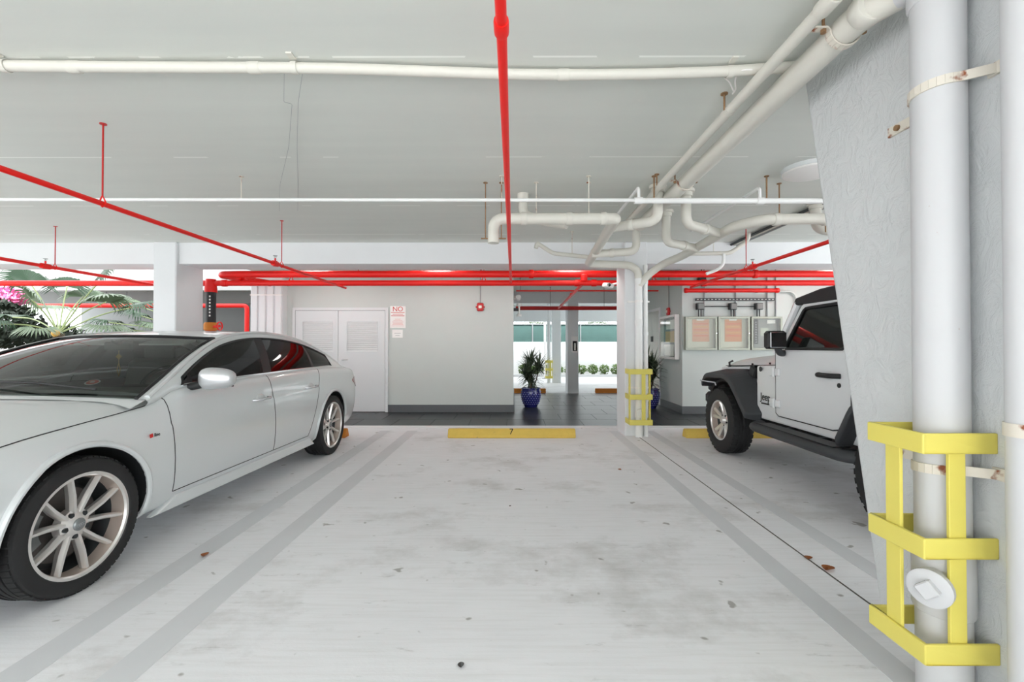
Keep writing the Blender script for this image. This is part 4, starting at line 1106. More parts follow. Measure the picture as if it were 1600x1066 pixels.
for sx in (-.37, .37):
    st_ = MB().box((sx, 1.58, .52), (.50, .52, .16), bev=.05).build('seat_base', 'seat_leather', sed)
    MB().box((sx, 1.90, .82), (.50, .15, .60), rot=Matrix.Rotation(math.radians(-14), 3, 'X'), bev=.05).build('seat_back', 'seat_leather', sed)
    MB().box((sx, 1.99, 1.17), (.27, .10, .17), bev=.04).tube([(sx-.06, 1.98, 1.05), (sx-.06, 1.99, 1.15)], .006, 6).tube([(sx+.06, 1.98, 1.05), (sx+.06, 1.99, 1.15)], .006, 6).build('headrest', 'seat_leather', sed)
MB().box((0, 2.62, .52), (1.3, .5, .16), bev=.05).box((0, 2.90, .80), (1.3, .14, .50), bev=.04).build('rear_bench', 'seat_leather', sed)
for sx in (-.37, .37): MB().box((sx, 2.95, 1.10), (.25, .09, .13), bev=.03).build('headrest', 'seat_leather', sed)
pm = top_pt(.36, .0)
MB().box(pm+V(0, .07, -.05), (.23, .03, .065), bev=.012).tube([pm+V(0, .01, -.01), pm+V(0, .07, -.04)], .008, 6).build('rear_view_mirror', 'interior_grey', sed)
hm = pm+V(0, .07, -.09)
MB().tube([hm+V(0, 0, .03), hm+V(0, 0, -.10)], .0025, 5).box(hm+V(0, 0, -.04), (.03, .01, .03), rot=Matrix.Rotation(.7, 3, 'Y')).tube([hm+V(0, 0, -.09), hm+V(-.012, 0, -.14), hm+V(0, 0, -.19), hm+V(.012, 0, -.14), hm+V(0, 0, -.09)], .003, 5).build('mirror_charm', 'amber', sed)
for j in (-.45, .45):
    p = top_pt(.39, j); MB().box(p+V(0, .07, -.035), (.36, .13, .012), rot=Matrix.Rotation(.25, 3, 'X')).build('sun_visor', 'paper_white', sed, smooth=False)
# sticker low on the windscreen, camera side
sp_ = top_pt(.075, .60); ta = (top_pt(.085, .60)-sp_).normalized(); tb = (top_pt(.075, .62)-sp_).normalized(); nn_ = tb.cross(ta).normalized()
if nn_.z < 0: nn_ = -nn_
def disc(c, r, name, m, par, off):
    vs = [c+nn_*off] + [c+nn_*off+(ta*math.sin(2*PI*k/24)+tb*math.cos(2*PI*k/24))*r for k in range(24)]
    return MB().add(vs, [(0, 1+k, 1+(k+1) % 24) for k in range(24)]).build(name, m, par, fix=False)
stk = disc(sp_, .036, 'sticker', 'sign_white', sed, -.004); disc(sp_, .029, 'sticker_face', 'sticker_red', stk, -.0025); disc(sp_, .012, 'sticker_mark', 'sign_white', stk, -.001)
# wing mirrors
for sx in (1, -1):
    m = MB(); c_ = V(sx*1.035, .80, 1.005); n1_, n2_ = 24, 14; vs = []; fs = []
    for i in range(n2_+1):
        t = PI*i/n2_
        for k in range(n1_):
            a = 2*PI*k/n1_
            def sg(v, e): return math.copysign(abs(v)**e, v)
            x = sg(math.cos(t), .75)*.118; rr_ = abs(math.sin(t))**.6
            y = sg(math.cos(a), .8)*rr_*.068; z = sg(math.sin(a), .75)*rr_*.073
            if y > 0: y *= .55
            vs.append(c_+V(sx*x, y+.03*sx*x*sx, z*(1-.15*(x/.118))+.006))
    for i in range(n2_):
        for k in range(n1_): fs.append((i*n1_+k, i*n1_+(k+1) % n1_, (i+1)*n1_+(k+1) % n1_, (i+1)*n1_+k))
    wm = m.add(vs, fs).build('wing_mirror', 'silver_mirror', sed, ang=70)
    MB().tube([V(sx*.865, .755, .955), V(sx*.95, .785, .975)], .026, 10).build('mirror_arm', 'black_plastic', wm)
    MB().box((sx*1.03, .835, 1.007), (.18, .006, .11), bev=.002).build('mirror_glass', 'glass_dark', wm)
# door handles
for sx in (1, -1):
    for (y, z, key) in ((1.50, .792, 'front_door'), (2.37, .812, 'rear_door')):
        p = DOORS[key+('+' if sx > 0 else '-')]
        x = .928
        h_ = MB().tube(smooth_path([(sx*(x-.02), y-.115, z), (sx*(x+.032), y-.085, z), (sx*(x+.034), y+.07, z+.004), (sx*(x-.02), y+.10, z+.004)], .05), [.013]*40, 10, flat=.8).build('door_handle', 'silver_mirror', p)
        MB().sphere((sx*(x-.018), y-.01, z+.006), .06, 16, 8, sc=(.30, 1.1, .62)).build('handle_cup', 'silver_paint', p)
# badge on the front wing: red block and grey lettering
bgd = MB().box((.9345, .375, .705), (.004, .018, .022), rot=Matrix.Rotation(.2, 3, 'X')).build('wing_badge', 'sign_red', sed, smooth=False)
text_mesh('badge_lettering', 'line', .03, 'dark_metal', bgd, (.936, .415, .705), (0, 1, 0), (0, 0, 1), .001)
# sill blade, lamps, grille, plates
def skin_x(y, z):
    sct = sec(y)
    for q in range(17):
        if sct[q][1] <= z <= sct[q+1][1]+1e-9 and sct[q+1][1] > sct[q][1]: return sct[q][0]+(sct[q+1][0]-sct[q][0])*(z-sct[q][1])/(sct[q+1][1]-sct[q][1])
    return sct[16][0]
def lamp_patch(sx, rows, name, m):
    # lens that follows the body skin, a few millimetres proud with a returned edge
    vs = []; fs = []; nz = 5; n = len(rows)
    for off in (.006, -.03):
        for (y, z0, z1) in rows:
            for k in range(nz+1):
                z = z0+(z1-z0)*k/nz; vs.append(V(sx*(skin_x(y, z)+off), y-(.006 if y < 0 else -.006)*(1 if off > 0 else -3), z))
    o_ = n*(nz+1)
    for i in range(n-1):
        for k in range(nz):
            a_ = i*(nz+1)+k; fs.append((a_, a_+1, a_+nz+2, a_+nz+1))
    rim_ = [k for k in range(nz+1)] + [i*(nz+1)+nz for i in range(1, n)] + [(n-1)*(nz+1)+k for k in range(nz-1, -1, -1)] + [i*(nz+1) for i in range(n-2, 0, -1)]
    for i in range(len(rim_)):
        a_, b_ = rim_[i], rim_[(i+1) % len(rim_)]; fs.append((a_, b_, o_+b_, o_+a_))
    return MB().add(vs, fs).build(name, m, sed)
for sx in (1, -1):
    MB().prism([(.42, .205), (.62, .285), (2.40, .285), (2.50, .205)], 'x', sx*.85, sx*.898).build('sill_blade', 'silver_paint', sed, smooth=False, bevel=.012)
    lamp_patch(sx, [(-.905, .50, .545), (-.87, .49, .60), (-.80, .49, .635), (-.70, .51, .665), (-.60, .55, .685), (-.52, .60, .69), (-.45, .655, .68)], 'headlamp', 'lamp_clear')
    lamp_patch(sx, [(3.60, .78, .80), (3.72, .72, .83), (3.84, .69, .83), (3.93, .68, .82), (3.985, .68, .80), (4.005, .68, .77)], 'tail_lamp', 'lamp_red')
MB().prism([(-.34, .62), (.34, .62), (.28, .34), (-.28, .34)], 'y', -.935, -.88).build('grille', 'black_plastic', sed, smooth=False)
for k in range(5): MB().bx(-.30, .30, -.942, -.93, .37+.05*k, .38+.05*k).build('grille_bar', 'chrome', sed, smooth=False)
whl = make_wheel(.335, .250, .235, 'sedan'); whl.parent = sed; whl.location = (.80, 0, HUBZ); whl.rotation_euler = (math.radians(10), 0, 0)
for (x, y, rz, ra) in ((.80, WB, 0, 25), (-.80, 0, PI, 0), (-.80, WB, PI, 0)):
    c = copy_tree(whl, sed); c.location = (x, y, HUBZ); c.rotation_euler = (math.radians(ra), 0, rz)

# ================================================================== white off-road car (nose toward the wall)
JX, JY = 3.27, 5.30
jp = thing('off_road_car', 'white two-door off-road car with black fender flares parked nose in', 'car', loc=(JX, JY, 0))
HW = .785
# body tub: rear box, sills, cowl
MB().prism([(-.97, .56), (-.97, 1.19), (-3.15, 1.19), (-3.20, 1.10), (-3.20, .62), (-2.92, .56), (-2.85, .80), (-2.68, .93), (-2.30, .93), (-2.13, .80), (-2.03, .50), (-.72, .50), (-.72, .56)], 'x', -HW+.012, HW-.012).build('body_tub', 'suv_white', jp, smooth=False, bevel=.02)
MB().prism([(.46, .62), (.46, .97), (-.99, 1.045), (-.99, .50), (-.6, .50), (-.40, .80), (.10, .85), (.35, .80)], 'x', -.64, .64).build('engine_bay_sides', 'suv_white', jp, smooth=False, bevel=.02)
MB().prism([(-.62, .50), (-.62, 1.03), (-.99, 1.047), (-.99, .50)], 'x', -HW+.01, HW-.01).build('cowl_side', 'suv_white', jp, smooth=False, bevel=.02)
# hood: tapered crowned loft
m = MB(); vs = []; fs = []; nj = 14; ni = 12
for i in range(ni+1):
    t = i/ni; y = -.95+1.45*t; wv = .74-.17*t; ze = 1.05-.065*t; zc_ = 1.185-.10*t-.03*t**6
    for q in range(nj+1):
        j = -1+2*q/nj
        z = ze+(zc_-ze)*(1-abs(j)**5)
        if i == ni: z -= .03
        vs.append(V(wv*j, y, z))
for i in range(ni):
    for q in range(nj): fs.append((i*(nj+1)+q, (i+1)*(nj+1)+q, (i+1)*(nj+1)+q+1, i*(nj+1)+q+1))
hood = m.add(vs, fs).build('hood', 'suv_white', jp, ang=60)
MB().tube([V(-.742, -.95, 1.048), V(-.572, .48, .984)], .004, 6).tube([V(.742, -.95, 1.048), V(.572, .48, .984)], .004, 6).build('shut_line', 'dark_gap', hood)
for sx in (-1, 1):
    MB().tube([(sx*.605, .30, .93), (sx*.61, .31, 1.03), (sx*.57, .30, 1.05)], .013, 8).box((sx*.615, .29, .955), (.03, .035, .06), bev=.006).build('hood_latch', 'black_plastic', hood)
    MB().sphere((sx*.70, -.40, 1.037), .011, 8, 6).sphere((sx*.725, -.78, 1.058), .011, 8, 6).build('hood_bumper', 'black_plastic', hood)
# grille with seven slots and round lamps
gr = MB().prism([(-.60, .60), (-.60, .93), (-.52, .985), (.52, .985), (.60, .93), (.60, .60)], 'y', .46, .52).build('grille', 'suv_white', jp, smooth=False, bevel=.015)
for k in range(7): MB().box(((k-3)*.085, .522, .79), (.045, .01, .27), bev=.004).build('grille_slot', 'black_plastic', gr, smooth=False)
for sx in (-1, 1): MB().lathe([(0, .03), (.07, .025), (.085, .0), (.085, -.02)], (sx*.40, .52, .80), 'y', 24).build('headlamp', 'lamp_clear', gr)
MB().box((0, .64, .56), (1.50, .16, .16), bev=.04).build('front_bumper', 'flare_plastic', jp, smooth=False)
MB().box((-.66, .60, .70), (.16, .10, .10), bev=.03).build('bumper_end', 'flare_plastic', jp, smooth=False)
MB().box((0, -3.26, .55), (1.5, .14, .16), bev=.04).build('rear_bumper', 'flare_plastic', jp, smooth=False)
# fender flares: swept band
def flare(y0, pts_in, pts_out, sx, name='fender_flare'):
    m = MB(); n = len(pts_in); vs = []
    for (a, b) in zip(pts_in, pts_out):
        xi, yi, zi = a; xo, yo, zo = b
        vs += [V(sx*xi, y0+yi, zi), V(sx*xo, y0+yo, zo), V(sx*xo, y0+yo*.97, zo-.055), V(sx*(xi+.01), y0+yi*.95, zi-.09)]
    fs = []
    for i in range(n-1):
        for k in range(4): fs.append((i*4+k, i*4+(k+1) % 4, (i+1)*4+(k+1) % 4, (i+1)*4+k))
    fs += [(0, 1, 2, 3), tuple((n-1)*4+k for k in range(4))]
    return m.add(vs, fs).build(name, 'flare_plastic', jp, smooth=False, bevel=.012)
def spl(pts, n=6):
    out = smooth_path([V(*p) for p in pts], .16, n); return [tuple(p) for p in out]
fi = spl([(.60, .50, .80), (.62, .40, .95), (.64, -.34, .985), (.765, -.73, .55)])
fo_ = spl([(.90, .46, .78), (.91, .34, .90), (.915, -.26, .92), (.915, -.66, .545)])
fr_i = spl([(.76, .56, .56), (.765, .36, .93), (.765, -.36, .93), (.76, -.60, .56)])
fr_o = spl([(.90, .54, .55), (.91, .33, .89), (.91, -.33, .89), (.90, -.57, .55)])
JWB = 2.46
for sx in (-1, 1):
    f1 = flare(0, fi, fo_, sx)
    MB().box((sx*.66, -.40, .955), (.10, .12, .12), rot=Matrix.Rotation(.45, 3, 'X'), bev=.012).build('fender_vent', 'black_plastic', f1, smooth=False)
    MB().tube([V(sx*.915, .44, .80), V(sx*.918, .02, .805), V(sx*.916, .0, .775)], .008, 6).build('running_lamp', 'lamp_clear', f1)
    flare(-JWB, fr_i, fr_o, sx)
    # black inner arch
    MB().lathe([(.44, -.16), (.47, -.16), (.47, .14), (.44, .14)], (sx*.66, 0, .38), 'x', 24, close=True, a0=0, a1=PI).build('inner_arch', 'interior_dark', jp)
    MB().box((sx*.70, 0.30, .60), (.14, .34, .34), bev=.03).build('arch_liner', 'interior_dark', jp, smooth=False)
    # running board
    rb_ = smooth_path([V(sx*.78, -.72, .44), V(sx*.90, -.80, .44), V(sx*.90, -2.02, .44), V(sx*.78, -2.12, .44)], .08)
    MB().tube(rb_, .058, 12, flat=.8).build('running_board', 'flare_plastic', jp)
    MB().bx(sx*.80, sx*.93, -1.95, -.90, .485, .492).build('step_pad', 'black_plastic', jp, smooth=False)
    for y in (-1.0, -1.45, -1.9): MB().bx(sx*.60, sx*.86, y-.02, y+.02, .43, .46).build('step_bracket', 'black_plastic', jp, smooth=False)
MB().bx(-.55, .55, -3.1, .5, .38, .52).build('chassis', 'interior_dark', jp, smooth=False)
# doors
for sx in (-1, 1):
    xo = sx*HW
    pl = [(-.985, .60), (-.985, 1.185), (-1.93, 1.185), (-1.95, 1.10), (-1.945, .74), (-1.84, .595), (-1.75, .575), (-1.03, .575)]
    d = MB().prism(pl, 'x', xo-sx*.03, xo+sx*.006).build('door', 'suv_white', jp, smooth=False, bevel=.008)
    m = MB()
    for i in range(len(pl)):
        a_, b_ = pl[i], pl[(i+1) % len(pl)]
        if a_[1] > 1.18 and b_[1] > 1.18: continue
        m.tube([(xo+sx*.001, a_[0], a_[1]), (xo+sx*.001, b_[0], b_[1])], .006, 6)
    m.build('shut_line', 'dark_gap', d)
    xt = sx*.665
    # upper door frame around the glass (leans in)
    def up(y, z): t = (z-1.185)/(1.62-1.185); return V(sx*(HW-.012)+(xt-sx*(HW-.012))*t, y, z)
    outer = [(-1.03, 1.185), (-1.21, 1.585), (-1.24, 1.61), (-1.92, 1.625), (-1.955, 1.60), (-1.945, 1.185)]
    inner = [(-1.11, 1.205), (-1.125, 1.25), (-1.255, 1.545), (-1.285, 1.565), (-1.86, 1.575), (-1.885, 1.55), (-1.885, 1.235), (-1.855, 1.205)]
    m = MB(); n = 40
    def resample(poly, n):
        L = [0]; 
        for i in range(len(poly)):
            a_, b_ = Vector(poly[i]), Vector(poly[(i+1) % len(poly)]); L.append(L[-1]+(b_-a_).length)
        out = []
        for k in range(n):
            s_ = L[-1]*k/n
            i = max(q for q in range(len(poly)) if L[q] <= s_+1e-9); t = (s_-L[i])/max(1e-9, L[i+1]-L[i])
            out.append(Vector(poly[i]).lerp(Vector(poly[(i+1) % len(poly)]), t))
        return out
    # ring by angle around the window centre
    cen = Vector((-1.53, 1.39))
    def hit(poly, ang):
        dv = Vector((math.cos(ang), math.sin(ang))); best = None
        for i in range(len(poly)):
            a_, b_ = Vector(poly[i])-cen, Vector(poly[(i+1) % len(poly)])-cen; e_ = b_-a_
            den = dv.x*e_.y-dv.y*e_.x
            if abs(den) < 1e-9: continue
            t = (a_.x*e_.y-a_.y*e_.x)/den; u = (a_.x*dv.y-a_.y*dv.x)/den
            if t > 0 and -1e-6 <= u <= 1+1e-6 and (best is None or t < best): best = t
        return cen+dv*best
    N_ = 72; ro = [hit(outer, 2*PI*k/N_) for k in range(N_)]; ri = [hit(inner, 2*PI*k/N_) for k in range(N_)]
    ex = V(sx*.010, 0, 0)
    vs = [up(*p)+ex for p in ro] + [up(*p)+ex for p in ri] + [up(*p)-ex*2 for p in ro] + [up(*p)-ex*2 for p in ri]; fs = []
    for k in range(N_):
        k2 = (k+1) % N_
        fs += [(k, k2, N_+k2, N_+k), (2*N_+k, 3*N_+k, 3*N_+k2, 2*N_+k2), (k, 2*N_+k, 2*N_+k2, k2), (N_+k, N_+k2, 3*N_+k2, 3*N_+k)]
    m.add(vs, fs).build('window_frame', 'suv_white', d, ang=30)
    MB().tube([up(*p)+ex*.9 for p in ri]+[up(*ri[0])+ex*.9], .013, 6).build('window_seal', 'black_plastic', d)
    MB().add([up(*p) for p in ri], [tuple(range(N_))]).build('door_window', 'glass_dark', d, fix=False, smooth=False)
    MB().tube(smooth_path([(xo, -1.60, 1.0), (xo+sx*.05, -1.64, 1.0), (xo+sx*.05, -1.80, 1.0), (xo, -1.84, 1.0)], .03), .020, 10).build('door_handle', 'black_plastic', d)
    MB().sphere((xo, -1.72, 1.0), .06, 14, 8, sc=(.2, 1.3, .7)).build('handle_cup', 'suv_white', d)
    MB().cyl((xo, -1.83, .93), (xo+sx*.012, -1.83, .93), .018, 14).build('door_lock', 'black_plastic', d)
    for z in (.985, .69):
        MB().box((xo+sx*.006, -.93, z), (.03, .06, .085), bev=.008).cyl((xo+sx*.018, -.975, z-.045), (xo+sx*.018, -.975, z+.045), .014, 10).box((xo+sx*.010, -1.03, z), (.026, .07, .075), bev=.01).build('door_hinge', 'suv_white', d, smooth=False)
    # wing mirror on a low arm
    wm = MB().box((sx*.915, -1.20, 1.285), (.17, .10, .165), bev=.022).build('wing_mirror', 'black_plastic', jp, smooth=False)
    MB().box((sx*.915, -1.254, 1.285), (.14, .006, .135), bev=.002).build('mirror_glass', 'chrome', wm, smooth=False)
    MB().tube(smooth_path([(sx*.76, -1.10, 1.165), (sx*.85, -1.16, 1.165), (sx*.89, -1.19, 1.22)], .04), .030, 10).build('mirror_arm', 'flare_plastic', wm)
    MB().cyl((xo, -.72, 1.0), (xo+sx*.004, -.72, 1.0), .026, 16).build('side_badge', 'dark_metal', jp)
    MB().bx(sx*(HW-.01), sx*.77, -3.10, -2.05, 1.21, 1.60).build('quarter_window', 'glass_dark', jp, smooth=False)
text_mesh('side_lettering', 'Jeep', .105, 'ink_black', jp, (-HW-.002+.0, -.805, .725), (0, -1, 0), (0, 0, 1), .0015)
MB().bx(-HW-.003, -HW+.001, -.89, -.73, .655, .668).build('side_lettering_line', 'ink_black', jp, smooth=False)
# windscreen frame, glass, hard top
for sx in (-1, 1):
    MB().tube([V(sx*.74, -.92, 1.16), V(sx*.655, -1.13, 1.63)], .036, 8).build('windscreen_post', 'suv_white', jp)
MB().tube([V(-.67, -1.13, 1.625), V(.67, -1.13, 1.625)], .040, 8).tube([V(-.74, -.92, 1.17), V(.74, -.92, 1.17)], .035, 8).build('windscreen_frame', 'suv_white', jp)
MB().add([V(-.71, -.935, 1.19), V(.71, -.935, 1.19), V(.64, -1.12, 1.60), V(-.64, -1.12, 1.60)], [(0, 1, 2, 3)]).build('windscreen', 'glass_windscreen', jp, fix=False, smooth=False)
MB().prism([(-1.10, 1.625), (-1.13, 1.67), (-1.45, 1.715), (-1.9, 1.73), (-3.12, 1.72), (-3.17, 1.66), (-3.17, 1.60), (-1.12, 1.60)], 'x', -.69, .69).build('hard_top', 'black_plastic', jp, smooth=False, bevel=.025)
MB().bx(-.70, .70, -3.18, -2.02, 1.17, 1.62).build('hard_top_rear', 'black_plastic', jp, smooth=False)
for sx in (-.38, .38):
    MB().box((sx, -1.75, .80), (.48, .48, .18), bev=.05).box((sx, -2.0, 1.13), (.48, .14, .6), bev=.05).box((sx, -2.02, 1.47), (.26, .10, .16), bev=.03).build('seat', 'interior_dark', jp)
MB().bx(-.70, .70, -1.25, -.98, .75, 1.16).build('dashboard', 'interior_dark', jp, smooth=False, bevel=.02)
jw = make_wheel(.372, .222, .235, 'offroad'); jw.parent = jp; jw.location = (-.775, 0, .372); jw.rotation_euler = (0, 0, PI)
for (x, y, rz) in ((-.775, -JWB, PI), (.775, 0, 0), (.775, -JWB, 0)):
    c = copy_tree(jw, jp); c.location = (x, y, .372); c.rotation_euler = (.4, 0, rz)
c = copy_tree(jw, jp); c.location = (0, -3.34, .98); c.rotation_euler = (0, 0, -PI/2); c.name = 'spare_wheel'
# ================================================================== wheel stops
def wheel_stop(x0, x1, y, label, m, number=None, w=.16, h=.115):
    o = thing('wheel_stop', label, 'wheel stop', 'concrete wheel stops')
    MB().prism([(y, 0), (y+.012, h*.35), (y+.055, h), (y+w-.045, h), (y+w-.012, h*.35), (y+w, 0)], 'x', x0, x1).build('block', m, o, smooth=False, bevel=.012)
    if number: text_mesh('painted_number', number, .125, 'ink_black', o, ((x0+x1)/2+.0, y+.055, h*.93), (1, 0, 0), (0, .9, .45), .0015)
    return o
a, b = P(698, 685, Z=0), P(901, 685, Z=0)
ws_y = a.y
ws0 = wheel_stop(a.x+.01, b.x-.01, ws_y, 'yellow concrete wheel stop with a black number seven', 'stop_yellow')
text_mesh('painted_number', '7', .115, 'ink_black', ws0, (P(799, 674, Y=ws_y+.06).x, ws_y+.0325, .0805), (1, 0, 0), (0, .043, .075), .0015)
wheel_stop(P(1072, 685, Z=0).x, P(1072, 685, Z=0).x+1.75, ws_y, 'yellow concrete wheel stop under the nose of the off-road car', 'stop_yellow')
wheel_stop(-4.4, P(539, 685, Z=0).x, ws_y, 'orange-yellow concrete wheel stop mostly hidden behind the silver car', 'stop_orange')
ya_ = P(820, 614.5, Z=0).y
wheel_stop(.0, P(853, 614, Y=ya_).x, ya_, 'orange wheel stop beyond the lobby behind the potted plant', 'stop_orange')
wheel_stop(P(931, 614, Y=ya_).x, P(931, 614, Y=ya_).x+1.7, ya_, 'orange wheel stop beyond the lobby beside the extinguisher column', 'stop_orange')

# ================================================================== potted plants
def plant(label, x, y, h, pr, ph, seed, xlo=-9, xhi=9, group='potted plants in the lobby'):
    rnd = random.Random(seed)
    t = thing('potted_plant', label, 'potted plant', group, (x, y, .004))
    prof = [(pr*.62, 0), (pr*.66, .02), (pr*.86, ph*.30), (pr*.98, ph*.60), (pr*.96, ph*.80), (pr*.90, ph*.93), (pr*.98, ph*.95), (pr*.98, ph), (pr*.86, ph), (pr*.84, ph*.9), (0, ph*.9)]
    pot = MB().lathe([(0, 0)]+prof, (0, 0, 0), 'z', 36).build('pot', 'pot_blue', t)
    st = MB()
    for j in range(7):
        z = ph*(.18+.1*j); r = interp([(p[1], p[0]) for p in prof[:6]], z)
        for k in range(22):
            a = 2*PI*(k+.5*(j % 2))/22
            st.sphere((r*math.cos(a), r*math.sin(a), z), .011, 6, 4)
    st.build('raised_dots', 'pot_dot', pot)['kind'] = 'stuff'
    MB().lathe([(0, ph*.91), (pr*.85, ph*.91)], (0, 0, 0), 'z', 24).build('soil', 'soil', t)
    heads = []
    for k in range(5):
        a = rnd.uniform(0, 2*PI); rr_ = rnd.uniform(.02, .09); hh = ph + (h-ph)*(.12, .25, .34, .46, .60)[k]
        p0 = V(rr_*math.cos(a)*.5, rr_*math.sin(a)*.5, ph*.88); p1 = V(rr_*math.cos(a)*2.0, rr_*math.sin(a)*1.2, hh)
        MB().tube([p0, (p0+p1)/2+V(.015, 0, 0), p1], .011, 8).build('stem', 'trunk', t); heads.append(p1)
    lv = MB()
    for hp in heads:
        for k in range(95):
            a = rnd.uniform(0, 2*PI); el = rnd.uniform(-.25, 1.4); L = rnd.uniform(.24, .46)*(h/1.2)
            d0 = V(math.cos(a)*math.cos(el), math.sin(a)*math.cos(el), math.sin(el)); sd = V(-math.sin(a), math.cos(a), 0)
            pts = []; p = hp+V(0, 0, rnd.uniform(-.06, .05)); d = d0.copy()
            for i in range(5):
                pts.append(p.copy()); p = p+d*(L/4); d = (d+V(0, 0, -.16)).normalized()
            ws_ = (.008, .014, .012, .007, .001)
            vs = []
            if not all(xlo < x+q.x < xhi for q in pts): continue
            for q, w in zip(pts, ws_): vs += [q-sd*w, q+sd*w]
            lv.add(vs, [(2*i, 2*i+1, 2*i+3, 2*i+2) for i in range(4)])
    lv.build('foliage', 'leaf_dark', t, fix=False)['kind'] = 'stuff'
    return t
pp1 = P(830, 638, Z=0); plant('spiky plant in a dotted blue pot in the lobby opening', pp1.x, pp1.y+.18, 1.18, .205, .39, 3, xlo=.04)
pp2 = P(1017, 640, Z=0); plant('spiky plant in a blue pot half hidden by the far column', pp2.x+.03, pp2.y+.18, 1.22, .195, .39, 8, xhi=3.0)

# ================================================================== wall fittings
sg_ = thing('wall_sign', 'white sign with red NO heading beside the double door', 'sign')
a, b = D(609.5, 478.5), D(634, 513)
MB().box(((a.x+b.x)/2, Y_WALL-.006, (a.z+b.z)/2), (b.x-a.x, .008, a.z-b.z), bev=.003).build('plate', 'sign_white', sg_, smooth=False)
text_mesh('heading', 'NO', .125, 'sign_red', sg_, ((a.x+b.x)/2, Y_WALL-.012, D(620, 483.5).z), (1, 0, 0), (0, 0, 1), .001)
for k, (py, w) in enumerate(((488.5, .86), (491.2, .66), (493.8, .84), (499, .36), (501.2, .56), (503.2, .7), (505.2, .62), (507.2, .7), (509.4, .8))):
    z = D(620, py).z; ww = (b.x-a.x)*w
    MB().box(((a.x+b.x)/2, Y_WALL-.0105, z), (ww, .0015, .009 if k < 3 else .006)).build('print_line', 'sign_red' if k < 3 else 'sign_pale_red', sg_, smooth=False)
s2_ = thing('wall_notice', 'small white notice below the red NO sign', 'sign')
a, b = D(613, 515.5), D(629.5, 528)
MB().box(((a.x+b.x)/2, Y_WALL-.004, (a.z+b.z)/2), (b.x-a.x, .006, a.z-b.z)).build('plate', 'sign_white', s2_, smooth=False)
for py, w in ((521, .6), (524.5, .4)): MB().box(((a.x+b.x)/2, Y_WALL-.008, D(620, py).z), ((b.x-a.x)*w, .0015, .007)).build('print_line', 'ink_grey', s2_, smooth=False)

def alarm(label, c, nrm, top):
    t = thing('fire_alarm_strobe', label, 'alarm', 'fire alarm strobes'); c = Vector(c); n_ = Vector(nrm); u = n_.cross(V(0, 0, 1)).normalized()
    R3_ = Matrix((u, n_, V(0, 0, 1))).transposed()
    MB().box(c+n_*.025, (.125, .05, .155), rot=R3_, bev=.018).build('housing', 'alarm_red', t, smooth=False)
    MB().box(c+n_*.058, (.06, .03, .055), rot=R3_, bev=.01).build('strobe_lens', 'strobe', t, smooth=False)
    for s in (-1, 1): MB().box(c+n_*.015+u*s*.07, (.03, .02, .03), rot=R3_, bev=.005).build('mounting_ear', 'alarm_red', t, smooth=False)
    MB().cyl(c+n_*.012+V(0, 0, .07), V(c.x+n_.x*.012, c.y+n_.y*.012, top), .008, 8).build('conduit', 'galv', t)
c = D(750.5, 480); alarm('red fire alarm strobe on the pale grey wall', (c.x, Y_WALL, c.z), (0, -1, 0), CEIL)
c = P(1046, 487, X=X_SIDE); alarm('red fire alarm strobe above the cabinet on the shaded side wall', (X_SIDE, c.y, c.z), (-1, 0, 0), CEIL)

